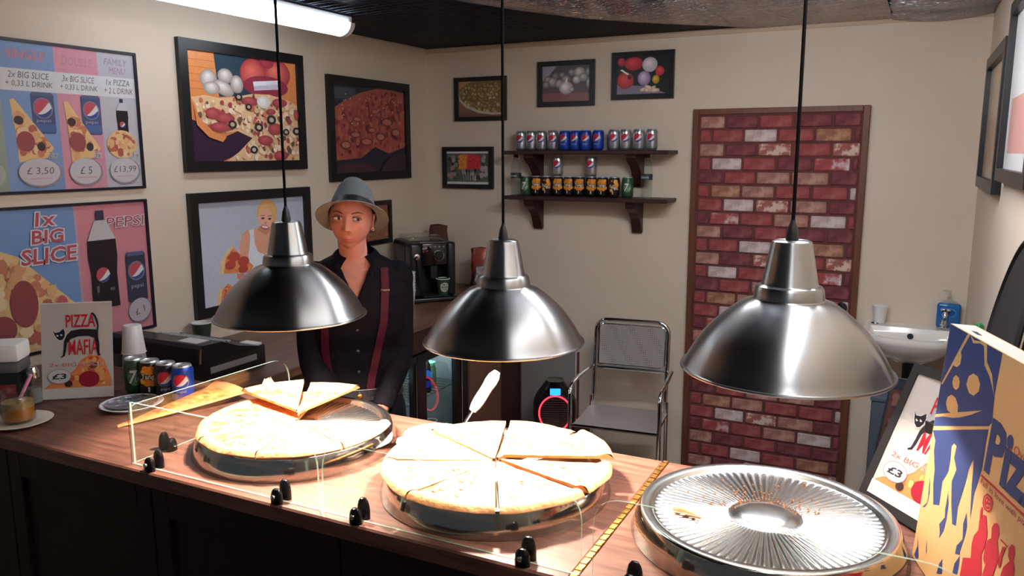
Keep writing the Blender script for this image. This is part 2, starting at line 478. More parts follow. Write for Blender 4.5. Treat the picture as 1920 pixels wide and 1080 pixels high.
m = mat('black_ceiling_film', srgb(7, 8, 12), 0.5, spec=0.08)
def wave_bump(m, scale, dist, strength, axis='Y', noise_s=None):
    nt = m.node_tree; b = nt.nodes['Principled BSDF']
    tc = nt.nodes.new('ShaderNodeTexCoord')
    w = nt.nodes.new('ShaderNodeTexWave'); w.bands_direction = axis; w.inputs['Scale'].default_value = scale
    w.inputs['Distortion'].default_value = 1.5; w.inputs['Detail'].default_value = 2; w.inputs['Detail Scale'].default_value = 1.5
    nt.links.new(tc.outputs['Object'], w.inputs['Vector'])
    h = w.outputs['Fac']
    if noise_s:
        n = nt.nodes.new('ShaderNodeTexVoronoi'); n.inputs['Scale'].default_value = noise_s
        mp = nt.nodes.new('ShaderNodeMapping'); mp.inputs['Scale'].default_value = (0.5, 1.4, 1)
        nt.links.new(tc.outputs['Object'], mp.inputs[0]); nt.links.new(mp.outputs[0], n.inputs['Vector'])
        ad = nt.nodes.new('ShaderNodeMath'); ad.operation = 'ADD'
        nt.links.new(h, ad.inputs[0]); nt.links.new(n.outputs['Distance'], ad.inputs[1]); h = ad.outputs[0]
    bp = nt.nodes.new('ShaderNodeBump'); bp.inputs['Strength'].default_value = strength; bp.inputs['Distance'].default_value = dist
    nt.links.new(h, bp.inputs['Height']); nt.links.new(bp.outputs[0], b.inputs['Normal'])
wave_bump(m, 12, 0.006, 0.5)
ceil = struct('ceiling', MB().box(XL - .1, XR + .1, -.6, YB + .1, ZC, ZC + .1), m)
m = mat('silver_foil', srgb(150, 152, 162), 0.16, 0.95)
wave_bump(m, 14, 0.022, 1.0, 'Y', 70)
def foil_edge(x):
    if x < -1.15: return 3.05 + (x + 1.75) / 0.6 * 0.95
    return min(4.385, 4.0 + (x + 1.15) / 0.35 * 0.385)
def foil(u, v):
    x = -1.75 + u * 1.6; ye = foil_edge(x); y = 1.6 + v * (ye - 1.6)
    sag = 0.085 * math.sin(PI * min(1, u * 1.6 + .1)) * math.sin(PI * min(1, v)) ** .6 if u < .56 else 0.03 * math.sin(PI * v)
    z = ZC - .012 - sag - .012 * noise.noise(V((x * 3, y * 3, 0))) * (1 - v ** 6)
    return (x, y, min(z, ZC - .004))
obj('foil_sheet', MB().grid(foil, 60, 60), m, ceil)
def foil2(u, v):
    x = -0.15 + u * 0.42; y = 1.6 + v * 2.79
    return (x, y, ZC - .008 - .02 * math.sin(PI * u) - .01 * abs(math.sin(9 * y)))
obj('foil_sheet', MB().grid(foil2, 20, 80), m, ceil)
net = MB()
for i in range(48):
    y = 1.75 + i * 0.045; ph = rnd.random() * 6
    net.tube([(-2.72 + 1.0 * k / 9, y + .02 * math.sin(k * .7 + ph * .2) - .04 * k / 9, ZC - .02 - .016 * math.sin(PI * k / 9)) for k in range(10)], 0.0011, 4, cap=False)
for i in range(22):
    x = -2.72 + i * 0.047
    net.tube([(x, 1.75 + 2.15 * k / 12, ZC - .02 - .016 * math.sin(PI * i / 21)) for k in range(13)], 0.0009, 4, cap=False)
o = obj('wire_netting', net, mat('netting_wire', srgb(70, 76, 96), 0.4, 0.9), ceil); o['kind'] = 'stuff'
struct('trim_1', MB().box(XL, XR, YB - .012, YB, ZC - .03, ZC - .004), mat('ceiling_batten', srgb(200, 180, 156), 0.7))

# brick covered door
door = struct('door_1', MB().box(-1.062, -0.248, YB - .02, YB - .001, 0.0, 2.055), 'mortar')
fr = MB().bbox(-1.095, -1.062, YB - .03, YB, 0, 2.085, .003, 1).bbox(-0.248, -0.215, YB - .03, YB, 0, 2.085, .003, 1).bbox(-1.062, -0.248, YB - .03, YB, 2.055, 2.085, .003, 1)
struct('trim_2', fr, 'door_trim')
def brick_mat(name, col, patch, amt, sc=16):
    m = mat(name, col, 0.85); nt = m.node_tree; b = nt.nodes['Principled BSDF']
    tc = nt.nodes.new('ShaderNodeTexCoord'); n = nt.nodes.new('ShaderNodeTexNoise'); n.inputs['Scale'].default_value = sc; n.inputs['Detail'].default_value = 7; n.inputs['Roughness'].default_value = .65
    nt.links.new(tc.outputs['Object'], n.inputs['Vector'])
    r = nt.nodes.new('ShaderNodeValToRGB'); e = r.color_ramp.elements
    e[0].position = .38; e[0].color = (*[c * .72 for c in col], 1); e[1].position = 1 - amt + .02; e[1].color = (*patch, 1)
    k = e.new(min(.5, 1 - amt - .05)); k.color = (*col, 1)
    nt.links.new(n.outputs['Fac'], r.inputs[0]); nt.links.new(r.outputs[0], b.inputs['Base Color'])
    bp = nt.nodes.new('ShaderNodeBump'); bp.inputs['Strength'].default_value = .5; bp.inputs['Distance'].default_value = .004
    nt.links.new(n.outputs['Fac'], bp.inputs['Height']); nt.links.new(bp.outputs[0], b.inputs['Normal'])
    return m
BM = {'R': brick_mat('brick_red', srgb(150, 68, 72), srgb(168, 98, 92), .36), 'D': brick_mat('brick_dark', srgb(116, 56, 64), srgb(140, 80, 80), .36),
      'T': brick_mat('brick_tan', srgb(164, 114, 104), srgb(190, 150, 136), .40), 'W': brick_mat('brick_white', srgb(196, 172, 166), srgb(216, 202, 200), .42),
      'P': brick_mat('brick_patchy', srgb(164, 98, 90), srgb(214, 188, 176), .46, 18), 'O': brick_mat('brick_ochre', srgb(156, 106, 84), srgb(188, 144, 114), .4),
      'M': brick_mat('brick_red_white_patch', srgb(166, 76, 78), srgb(222, 204, 204), .40, 9)}
ROWS = ['TDRDD', 'RRWROD', 'TDPRP', 'RWRDMD', 'DRTTD', 'ROTRRW', 'RWPTD', 'DMRTWR']
ODD = [0, .14, .31, .485, .675, .81]; EVEN = [0, .07, .235, .41, .59, .77, .81]
zt = 2.052
row = 0
while zt > 0.05:
    pat = ROWS[row % 8]; ed = ODD if len(pat) == 5 else EVEN
    for k, ch in enumerate(pat):
        x0 = -1.059 + ed[k] + .005 + rnd.uniform(0, .003); x1 = -1.059 + ed[k + 1] - .005 - rnd.uniform(0, .003)
        z1 = zt - .005 - rnd.uniform(0, .003); z0 = zt - .0735 + .004 + rnd.uniform(0, .003)
        mb = MB().bbox(x0, x1, YB - .020 - rnd.uniform(.006, .011), YB - .018, z0, z1, .004, 1)
        o = obj('brick', mb, BM[ch], door, loc=(x0, YB - .03, z0))
    zt -= .0735; row += 1
hd = MB().lathe([(0, 0), (.022, 0), (.026, .006), (.022, .014), (.012, .018), (.012, .03), (.024, .036), (.027, .048), (.018, .06), (0, .062)], 20, (-.285, YB - .028, 1.064), fr=(V((1, 0, 0)), V((0, 0, -1)), V((0, -1, 0))))
obj('door_handle', hd, 'black_plastic', door)
struct('trim_3', MB().box(-1.759, -1.748, YB - .012, YB, 0, .655), 'door_trim')

# fluorescent fittings on the ceiling
def fluorescent(loc, length, label, glow='tube', across=False):
    x, y, z = loc
    t = thing('fluorescent_light', label, 'ceiling light', loc, None)
    A_, B_ = (V((0, 1, 0)), V((1, 0, 0))) if across else (V((1, 0, 0)), V((0, 1, 0)))
    o = V(loc); Zv = V((0, 0, 1)); h = length / 2
    obj('housing', MB().bbox(-.05, .05, -h, h, -.03, 0, .005, 1).xf(lambda p: o + A_ * p.x + B_ * p.y + Zv * p.z), 'fitting', t)
    sec = [(.062 * math.cos(a), -.03 - .055 * math.sin(a)) for a in [PI * i / 14 for i in range(15)]]
    obj('diffuser', MB().prism(sec, o, A_, Zv, B_, -h + .03, h - .03, smooth=True), glow, t)
    for a, b in ((-h, -h + .03), (h - .03, h)):
        obj('end_cap', MB().prism([(p * 1.03, q * 1.02) for p, q in sec], o, A_, Zv, B_, a, b, smooth=True), 'white_plastic', t)
fluorescent((-2.36, 2.48, 2.462), 1.06, 'bright white fluorescent light fitting glowing on the black ceiling by the menu posters')
fluorescent((-0.02, 1.35, ZC - .05), 1.52, 'fluorescent light fitting hung below the foil near the right wall', mat('second_diffuser', (1, 1, 1), .4, emit=(.92, .95, 1.0), estr=24))
fluorescent((-.44, 2.55, ZC - .05), 1.06, 'added fill light fitting above the space behind the counter, unseen', mat('fill_diffuser', (1, 1, 1), .4, emit=(.92, .95, 1.0), estr=50), True)  # added lamp out of view, set crosswise to brighten the back wall

# ------------------------------------------------------------------ framed pictures
def framed(name, label, axis, a0, a1, z0, z1, bar, fmat, depth=.022, cat='picture', wall=None, group=None, top_hi=False):
    """frame of four mitred bars on a wall; returns (thing, art) with art in metres from the lower left of the opening"""
    if axis == 'L': O, U = V((XL, a0, z0)), V((0, 1, 0)); N = V((1, 0, 0))
    elif axis == 'B': O, U = V((a0, YB, z0)), V((1, 0, 0)); N = V((0, -1, 0))
    else: O, U = V((XR, a1, z0)), V((0, -1, 0)); N = V((-1, 0, 0))
    W = V((0, 0, 1)); w, h = a1 - a0, z1 - z0
    t = thing(name, label, cat, tuple(O + U * (w / 2)), group)
    O2 = O + N * .001
    ib = bar
    bars = [[(0, 0), (w, 0), (w - ib, ib), (ib, ib)], [(w, 0), (w, h), (w - ib, h - ib), (w - ib, ib)], [(w, h), (0, h), (ib, h - ib), (w - ib, h - ib)], [(0, h), (0, 0), (ib, ib), (ib, h - ib)]]
    for p in bars:
        mb = MB(); n = 4
        inner = lambda q, d: (min(max(q[0], d), w - d), min(max(q[1], d), h - d))
        ring0 = [O2 + U * a + W * b for a, b in p]
        ring1 = [O2 + U * a + W * b + N * (depth * .8) for a, b in p]
        c = V((sum(q[0] for q in p) / 4, sum(q[1] for q in p) / 4))
        ring2 = []
        for a, b in p:
            ia = min(max(a, .003 if a < bar * .9 else 0), w - (.003 if a > w - bar * .9 else 0))
            ring2.append(O2 + U * a + W * b + N * depth)
        mb.add(ring0 + ring2, [(3, 2, 1, 0), (4, 5, 6, 7), (0, 1, 5, 4), (1, 2, 6, 5), (2, 3, 7, 6), (3, 0, 4, 7)])
        obj('frame_bar', mb, fmat, t)
    obj('backing', MB().prism([(ib * .6, ib * .6), (w - ib * .6, ib * .6), (w - ib * .6, h - ib * .6), (ib * .6, h - ib * .6)], O2, U, W, N, 0, depth * .35), 'white_paper', t)
    A = Art(O2 + U * ib + W * ib + N * (depth * .36), U, W)
    A.w, A.h = w - 2 * ib, h - 2 * ib
    return t, A

RED, BLU, NAVY, WHT = srgb(190, 40, 60), srgb(58, 96, 170), srgb(34, 44, 84), srgb(226, 226, 226)
def globe(A, a, b, r, n=12, ring=True):
    if ring: A.ell(a, b, r * 1.14, r * 1.14, srgb(120, 130, 160), 22)
    hi = lambda u: b + math.sqrt(max(0, r * r - (u - a) ** 2)); lo = lambda u: b - math.sqrt(max(0, r * r - (u - a) ** 2))
    cl = lambda u, x: min(max(x, lo(u)), hi(u))
    c1 = lambda u: cl(u, b + r * (-.12 + .95 * (u - a) / r + .25 * ((u - a) / r) ** 2)); c2 = lambda u: cl(u, b + r * (-.62 + .30 * (u - a) / r + .42 * ((u - a) / r) ** 2))
    A.strips(a - r, a + r, n, lo, lambda u: min(c1(u), c2(u)), srgb(30, 60, 150))
    A.strips(a - r, a + r, n, lambda u: min(c1(u), c2(u)), c1, WHT)
    A.strips(a - r, a + r, n, c1, hi, srgb(200, 30, 60))
def can_art(A, a, b, w, h, body, lo):
    A.poly([(a + w * .08, b), (a + w * .92, b), (a + w, b + h * .04), (a + w, b + h * .94), (a + w * .9, b + h), (a + w * .1, b + h), (a, b + h * .94), (a, b + h * .04)], body)
    A.rect(a, b + h * .05, a + w, b + h * .24, lo)
    A.rect(a + w * .08, b + h * .92, a + w * .92, b + h, srgb(84, 96, 140))
    globe(A, a + w * .5, b + h * .62, w * .38)
    A.text('pepsi', a + w * .18, b + h * .26, a + w * .8, b + h * .36, srgb(170, 176, 196))
def bottle_art(A, a, b, w, h, big=False):
    c = a + w / 2; d = srgb(44, 34, 40)
    A.poly([(c - w * .46, b), (c + w * .46, b), (c + w * .44, b + h * .36), (c + w * .5, b + h * .52), (c + w * .48, b + h * .7), (c - w * .48, b + h * .7), (c - w * .5, b + h * .52), (c - w * .44, b + h * .36)], d)
    A.poly([(c - w * .48, b + h * .7), (c + w * .48, b + h * .7), (c + w * .2, b + h * .9), (c - w * .2, b + h * .9)], srgb(206, 200, 204))
    A.rect(c - w * .14, b + h * .9, c + w * .14, b + h, srgb(60, 58, 80))
    globe(A, c - w * .05, b + h * .34, w * .24, ring=False)
    if big: A.text('pepsi', c - w * .3, b + h * .14, c - w * .22, b + h * .26, srgb(170, 170, 180)); A.text('MAX', c + w * .16, b + h * .17, c + w * .32, b + h * .2, srgb(170, 170, 180))

# --- menu poster with three offers
t, A = framed('menu_poster', 'menu poster with three offer columns priced at 3.50, 5 and 13.99 pounds', 'L', 1.33, 2.245, 1.718, 2.249, .010, 'thin_frame', .014, 'poster')
w, h = A.w, A.h; y0 = 1.34
X = lambda y: y - y0                       # wall position to print position
cols = [(1.34, 1.700, srgb(150, 168, 150)), (1.700, 1.905, srgb(110, 150, 204)), (1.905, 2.078, srgb(216, 138, 158)), (2.078, 2.236, srgb(192, 190, 202))]
for a, b, c in cols: A.rect(X(a), 0, X(b), h, c)
A.rect(0, h - .165, w, h - .09, srgb(222, 222, 224))
pink = srgb(214, 120, 140)
A.text('SINGLE', X(1.735), h - .055, X(1.87), h - .027, pink, .2, srgb(170, 130, 160), .05)
A.text('DOUBLE', X(1.935), h - .062, X(2.055), h - .032, srgb(208, 118, 138), .2, srgb(196, 150, 170), .05)
A.text('FAMILY', X(2.108), h - .046, X(2.205), h - .022, srgb(160, 140, 152), .2)
A.text('MENU', X(2.125), h - .078, X(2.195), h - .054, srgb(166, 136, 146), .2)
grey = srgb(108, 102, 108)
for a, b, l1, l2, n in ((1.722, 1.892, '2x BIG SLICE', '+ 0,33 L DRINK', '2x'), (1.92, 2.07, '3x BIG SLICE', '+ 0,33 L DRINK', '3x'), (2.098, 2.225, '1x PIZZA', '+ 2 L DRINK', '1x')):
    m2 = .012
    A.text(l1, X(a + m2), h - .121, X(b - m2), h - .099, grey, .15); A.text(l2, X(a), h - .152, X(b), h - .130, grey, .15)
rg = random.Random(3)
for a, sc in ((1.722, 1.0), (1.918, .93)):
    can_art(A, X(a + .082 * sc), .20, .086 * sc, .145, srgb(66, 82, 128), srgb(58, 96, 160))
    pz = [(X(a + .008), .315), (X(a + .024), .318), (X(a + .152 * sc), .15), (X(a + .125 * sc), .115), (X(a + .02), .10), (X(a + .018), .2)]
    pizza_fill(A, pz, 46, .016, rg)
    A.ell(X(a + .05), .172, .033, .036, srgb(158, 60, 70)); A.ell(X(a + .032), .245, .017, .015, srgb(70, 52, 58)); A.ell(X(a + .105 * sc), .155, .015, .016, srgb(72, 60, 60))
bottle_art(A, X(2.14), .19, .052, .150)
rg = random.Random(4)
pzc = [(X(2.155) + .066 * math.cos(q), .165 + .055 * math.sin(q)) for q in [2 * PI * i / 20 for i in range(20)]]
pizza_fill(A, pzc, 44, .014, rg, CHEESE + [srgb(176, 70, 60)])
for (a, s) in ((1.852, '2x'), (2.03, '3x'), (2.198, '1x')): A.text(s, X(a), .115, X(a + .03), .137, srgb(120, 112, 116), .15, WHT, .05)
for a, b, s in ((1.738, 1.89, '£ 3,50'), (1.928, 2.055, '£ 5'), (2.095, 2.222, '£13,99')):
    c = (a + b) / 2; A.ell(X(c), .062, (b - a) / 2 + .005, .052, srgb(150, 142, 150), 30); A.ell(X(c) - .003, .065, (b - a) / 2, .048, srgb(206, 200, 206), 30)
    q = .05 if len(s) > 4 else .024
    A.text(s, X(c) - q, .054, X(c) + q, .082, srgb(104, 96, 106), .12); A.rect(X(c) - .04, .040, X(c) + .04, .044, srgb(200, 160, 168))
A.ell(X(1.62), .06, .07, .05, srgb(176, 186, 172), 30)
A.build('poster_print', 'print', t)

# --- one big slice poster
t, A = framed('offer_poster', 'offer poster of a big slice, dark bottle and can, hung under the menu poster', 'L', 1.33, 2.243, 1.142, 1.675, .010, 'thin_frame', .014, 'poster')
w, h = A.w, A.h; Z = lambda z: z - 1.152
A.rect(0, 0, X(1.925), h, srgb(96, 144, 204)); A.rect(X(1.925), 0, w, h, srgb(216, 124, 140))
A.rect(X(1.925), 0, X(1.935), h, srgb(200, 150, 168))
rg = random.Random(5)
pz = [(0, Z(1.60)), (X(1.56), Z(1.56)), (X(1.70), Z(1.50)), (X(1.905), Z(1.295)), (X(1.885), Z(1.25)), (X(1.80), Z(1.22)), (X(1.80), 0), (0, 0)]
pizza_fill(A, pz, 220, .022, rg)
A.ell(X(1.705), Z(1.33), .05, .085, srgb(150, 52, 58)); A.ell(X(1.80), Z(1.29), .026, .03, srgb(52, 44, 50)); A.ell(X(1.62), Z(1.25), .05, .05, srgb(150, 52, 58)); A.ell(X(1.845), Z(1.31), .022, .03, srgb(196, 70, 60))
o2 = srgb(222, 216, 222)
A.text('1x', X(1.775), Z(1.60), X(1.85), Z(1.65), RED, .15, o2, .06, .02)
A.text('BIG', X(1.755), Z(1.537), X(1.875), Z(1.587), RED, .12, o2, .06, .02)
A.text('SLICE', X(1.71), Z(1.465), X(1.92), Z(1.522), RED, .12, o2, .06, .02)
A.text('PEPSI', X(2.055), Z(1.572), X(2.222), Z(1.612), RED, .15, o2, .05, .0)
bottle_art(A, X(1.965), Z(1.262), .125, .38, True)
can_art(A, X(2.125), Z(1.262), .09, .205, srgb(56, 62, 84), srgb(60, 64, 82))
A.ell(X(2.175), Z(1.225), .056, .05, srgb(140, 120, 134), 30, .35); A.ell(X(2.172), Z(1.228), .053, .046, srgb(196, 186, 196), 30, .35)
A.text('£ 1', X(2.15), Z(1.212), X(2.195), Z(1.238), srgb(96, 90, 98), .1, None, .03, .0, .3)
A.build('poster_print', 'print', t)

# --- pizza with eggs and tomatoes
t, A = framed('pizza_picture', 'framed photo of a pizza before eggs and red tomatoes', 'L', 2.449, 3.215, 1.777, 2.338, .045, 'black_frame')
w, h = A.w, A.h; U_ = lambda x: (x - 75) / 875 * w
Q = lambda x, y: ((x - 80) / (945 - 80) * w, h - (y - (100 + (x - 80) * .13)) / (985 - 100 - (x - 80) * .13) * h)   # from a reading of the picture to its print
def qp(pts): return [tuple(min(max(c, 0), (w, h)[i]) for i, c in enumerate(Q(*p))) for p in pts]
A.grad(0, 0, w, h, srgb(200, 110, 50), srgb(226, 140, 66))
for i in range(5): A.rect(0, h * (.66 + i * .065), w * .24, h * (.664 + i * .065), srgb(176, 92, 44))
A.poly(qp([(278, 110), (520, 110), (520, 460), (300, 470)]), srgb(44, 66, 84))
A.poly(qp([(500, 120), (680, 130), (680, 460), (480, 450)]), srgb(40, 58, 76))
for c, r1, r2, col, hi in (((580, 290), 110, 130, srgb(172, 40, 52), srgb(232, 110, 96)), ((780, 290), 115, 120, srgb(166, 40, 56), srgb(236, 120, 100)), ((690, 200), 60, 50, srgb(160, 36, 60), srgb(190, 60, 80)), ((680, 390), 190, 90, srgb(140, 36, 60), srgb(160, 44, 70))):
    a, b = Q(*c); A.ball(a, b, min(r1 / 865 * w, w - a), r2 / 860 * h, col, hi)
A.poly(qp([(570, 348), (800, 340), (800, 412), (578, 420)]), srgb(226, 222, 230))
A.poly(qp([(575, 385), (800, 372), (800, 412), (578, 420)]), srgb(196, 184, 200))
for c, r1, r2, rot in (((230, 330), 62, 74, .2), ((355, 305), 58, 58, 0), ((440, 370), 50, 70, .2), ((335, 400), 82, 56, -.3), ((250, 400), 60, 50, 0)):
    a, b = Q(*c); A.ball(a, b, r1 / 865 * w, r2 / 820 * h, srgb(150, 134, 128), srgb(238, 230, 222), rot, 20, (-.1, .4))
pz = qp([(100, 470), (200, 455), (300, 480), (420, 470), (560, 446), (700, 452), (860, 500), (945, 545), (945, 985), (330, 985), (430, 910), (540, 800), (420, 740), (330, 760), (220, 740), (130, 640)])
rg = random.Random(6)
A.poly(qp([(80, 640), (200, 700), (300, 800), (480, 720), (560, 780), (420, 930), (300, 985), (80, 985)]), srgb(52, 34, 54))
pizza_fill(A, pz, 330, .013, rg, [srgb(232, 200, 160), srgb(214, 170, 126), srgb(238, 214, 186), srgb(190, 100, 70), srgb(160, 60, 60), srgb(220, 180, 140), srgb(110, 80, 66), srgb(236, 206, 170)], srgb(222, 180, 134))
A.poly(qp([(105, 480), (140, 640), (230, 740), (330, 790), (300, 830), (200, 790), (120, 690)]), srgb(214, 130, 66))
for c, r1, r2 in (((240, 600), 55, 42), ((330, 640), 70, 38), ((290, 710), 75, 36), ((530, 505), 70, 34), ((730, 730), 62, 48), ((640, 820), 65, 40), ((770, 945), 62, 42), ((925, 620), 45, 44), ((780, 520), 65, 34), ((700, 590), 40, 24)):
    a, b = Q(*c); A.ball(a, b, min(r1 / 865 * w, w - a), min(r2 / 800 * h, b), srgb(150, 48, 56), srgb(190, 84, 82))
a, b = Q(640, 512); A.ball(a, b, 56 / 865 * w, 50 / 800 * h, srgb(206, 200, 196), srgb(240, 236, 230))
for c, r1 in (((380, 690), 34), ((540, 895), 32), ((825, 755), 28), ((440, 470), 30), ((950 - 30, 750), 34), ((700, 655), 40), ((590, 715), 36), ((515, 550), 26)):
    a, b = Q(*c); A.ell(a, b, r1 / 865 * w, r1 / 830 * h, srgb(48, 46, 50), 16); A.ell(a, b, r1 * .5 / 865 * w, r1 * .5 / 830 * h, srgb(190, 170, 140), 12)
A.build('photo_print', 'photo', t)

# --- pepperoni close up
t, A = framed('pizza_picture', 'framed close-up photo of a red pepperoni pizza nearest the room corner', 'L', 3.402, 4.162, 1.704, 2.266, .045, 'black_frame')
w, h = A.w, A.h
A.rect(0, 0, w, h, srgb(40, 44, 56))
A.rect(.02, h * .84, w * .3, h * .97, srgb(70, 76, 90))
pz = [(0, h * .14), (w * .35, h * .17), (w * .55, h * .3), (w * .75, h * .22), (w, h * .3), (w, h * .95), (w * .8, h * .985), (w * .6, h * .98), (w * .35, h * .9), (w * .15, h * .8), (0, h * .7)]
rg = random.Random(8)
A.poly([(p[0], min(h, p[1] + .012) if p[1] > h * .5 else p[1]) for p in pz], srgb(150, 84, 66))
pizza_fill(A, pz, 330, .017, rg, [srgb(158, 62, 58), srgb(140, 52, 54), srgb(170, 88, 68), srgb(164, 76, 68), srgb(124, 44, 52), srgb(176, 100, 76)], srgb(168, 76, 66))
for a, b, r1, r2 in ((.27, .44, .07, .035), (.42, .36, .085, .045), (.14, .32, .07, .05), (.62, .42, .07, .05), (.5, .5, .06, .03), (.3, .62, .06, .03), (.72, .6, .09, .05), (.85, .48, .07, .05), (.55, .72, .06, .03)):
    A.ell(w * a, h * b, w * r1, h * r2, srgb(120, 56, 54), 18); A.ell(w * a, h * b, w * r1 * .75, h * r2 * .7, srgb(184, 104, 84), 16)
for i in range(40): A.blob(rg.uniform(.1, .95) * w, rg.uniform(.55, .9) * h, .004, srgb(224, 190, 170), rg=rg)
A.poly([(0, 0), (w * .55, 0), (w * .45, h * .1), (w * .2, h * .12), (0, h * .07)], srgb(70, 44, 52)); A.poly([(w * .6, 0), (w, 0), (w, h * .22), (w * .8, h * .2), (w * .68, h * .12)], srgb(56, 46, 58))
A.build('photo_print', 'photo', t)

# --- woman with a slice
t, A = framed('promo_picture', 'framed photo of a smiling person in a white vest holding up pizza slices', 'L', 2.452, 3.225, 1.128, 1.686, .045, 'black_frame')
w, h = A.w, A.h
# readings of the picture: x 85..885, y 130..960
Q = lambda x, y: ((x - 88) / 797 * w, h - (y - (135 - (x - 88) * .06)) / (955 - 135 + (x - 88) * .06 - (x - 88) * .16) * h)
def qp(pts): return [tuple(min(max(c, 0), (w, h)[i]) for i, c in enumerate(Q(*p))) for p in pts]
A.grad(0, 0, w, h, srgb(200, 204, 220), srgb(176, 180, 196))
skin, skin2 = srgb(226, 160, 130), srgb(206, 134, 106)
A.poly(qp([(372, 560), (360, 500), (385, 390), (420, 352), (470, 345), (640, 340), (700, 380), (730, 560), (720, 700), (420, 700), (415, 590)]), skin)
A.poly(qp([(440, 352), (475, 345), (478, 470), (500, 530), (545, 552), (600, 520), (625, 420), (640, 345), (690, 370), (720, 640), (715, 760), (420, 760), (425, 560), (445, 420)]), srgb(226, 228, 238))
A.poly(qp([(540, 300), (600, 290), (620, 350), (570, 400), (500, 350)]), skin2)
a, b = Q(585, 215); A.ell(a, b, 78 / 797 * w, 110 / 830 * h, srgb(214, 160, 96), 26)
a, b = Q(570, 262); A.ell(a, b, 56 / 797 * w, 92 / 830 * h, srgb(232, 172, 142), 24, .1)
A.poly(qp([(520, 200), (545, 140), (610, 120), (655, 180), (658, 300), (640, 330), (625, 230), (590, 175), (548, 190), (524, 250)]), srgb(222, 172, 104))
for x in (550, 603):
    a, b = Q(x, 262 + (x - 550) * .1); A.ell(a, b, .012, .005, srgb(70, 50, 50), 10); A.rect(a - .015, b + .012, a + .015, b + .016, srgb(150, 100, 70))
a, b = Q(562, 335); A.ell(a, b, .028, .012, srgb(190, 70, 76), 14, -.2); A.ell(a, b + .002, .022, .006, srgb(240, 234, 232), 14, -.2)
a, b = Q(568, 300); A.ell(a, b, .008, .006, skin2, 10)
rg = random.Random(9)
for pts, crust in (([(305, 470), (345, 520), (460, 640), (430, 690), (225, 690), (240, 600)], [(305, 465), (318, 490), (262, 560), (240, 692), (212, 692), (225, 590)]), ([(262, 770), (330, 820), (300, 930), (190, 950), (205, 850)], [(205, 800), (225, 790), (205, 950), (175, 950)])):
    pizza_fill(A, qp(pts), 26, .014, rg, [srgb(226, 130, 66), srgb(206, 84, 50), srgb(232, 156, 80)], srgb(226, 136, 72))
    A.poly(qp(crust), srgb(232, 196, 140))
for x, y, r in ((320, 560, 40), (290, 625, 38), (385, 600, 42), (380, 660, 36), (300, 840, 38), (260, 880, 36), (250, 925, 30)):
    a, b = Q(x, y); A.ell(a, b, r / 797 * w, r / 830 * h, srgb(190, 66, 50), 16)
A.poly(qp([(330, 700), (375, 695), (385, 710), (350, 745), (335, 735)]), skin2)
A.build('photo_print', 'photo', t)

# --- small picture behind the server
t, A = framed('food_picture', 'small black-framed brown food photo half hidden behind the grey hat', 'L', 3.58, 3.945, 1.328, 1.58, .025, 'black_frame')
pizza_fill(A, [(0, 0), (A.w, 0), (A.w, A.h), (0, A.h)], 60, .02, random.Random(11), [srgb(150, 96, 66), srgb(120, 66, 50), srgb(176, 124, 84), srgb(90, 50, 44)])
A.build('photo_print', 'photo', t)

# --- four small food pictures on the back wall
t, A = framed('food_picture', 'small framed photo of a bowl of green olives', 'B', -2.597, -2.238, 2.05, 2.313, .025, 'black_frame')
w, h = A.w, A.h
A.grad(0, 0, w, h, srgb(120, 80, 70), srgb(180, 132, 92))
A.poly([(w * .02, h * .78), (w * .05, h * .5), (w * .3, h * .24), (w * .7, h * .1), (w, h * .08), (w, h), (w * .3, h)], srgb(120, 96, 62))
rg = random.Random(12)
bowl = [(w * .03, h * .76), (w * .06, h * .5), (w * .3, h * .25), (w * .7, h * .12), (w, h * .12), (w, h), (w * .35, h)]
spots = sorted([(rg.uniform(0, 1) * w, rg.uniform(0, 1) * h) for _ in range(260)], key=lambda p: -p[1])
for a, b in spots:
    if inside((a, b), bowl) and a < w - .024 and b < h - .02:
        sz = .013 + .007 * (1 - b / h)
        A.ball(a, b, sz * 1.2, sz, srgb(92, 72, 40), rg.choice([srgb(196, 168, 100), srgb(172, 146, 88), srgb(214, 190, 128)]), rg.uniform(-1, 1), 12)
A.poly([(0, h * .70), (w * .05, h * .5), (w * .2, h * .32), (w * .5, h * .17), (w * .8, h * .11), (w, h * .11), (w, h * .06), (w * .75, h * .05), (w * .45, h * .11), (w * .16, h * .27), (w * .02, h * .46)], srgb(186, 178, 168))
A.build('photo_print', 'photo', t)

t, A = framed('food_picture', 'small framed grey photo of white garlic bulbs', 'B', -2.027, -1.671, 2.122, 2.38, .028, 'black_frame')
w, h = A.w, A.h
A.grad(0, 0, w, h, srgb(96, 70, 72), srgb(84, 82, 90)); A.rect(0, 0, w, h * .24, srgb(130, 88, 84))
A.poly([(0, h), (w * .3, h), (w * .05, h * .6), (0, h * .6)], srgb(150, 152, 166))
for a, b, r, g in ((.12, .62, .09, 150), (.28, .72, .08, 130), (.22, .55, .11, 170), (.42, .74, .07, 140), (.5, .62, .1, 150), (.62, .8, .08, 150), (.78, .8, .12, 190), (.95, .8, .1, 150), (.96, .5, .13, 176), (.86, .66, .10, 170), (.36, .5, .10, 170), (.08, .48, .08, 150), (.72, .60, .09, 200), (.50, .38, .15, 222), (.62, .33, .05, 190)):
    c = srgb(g * .62, g * .6, g * .62); g2 = min(255, g * 1.15); A.ball(w * a, h * b, min(w * r, w * (1 - a)), h * r * 1.25, c, srgb(g2, g2 * .98, g2 * .97), 0, 18)
A.poly([(w * .47, h * .50), (w * .50, h * .66), (w * .53, h * .66), (w * .53, h * .50)], srgb(226, 222, 216))
A.build('photo_print', 'photo', t)

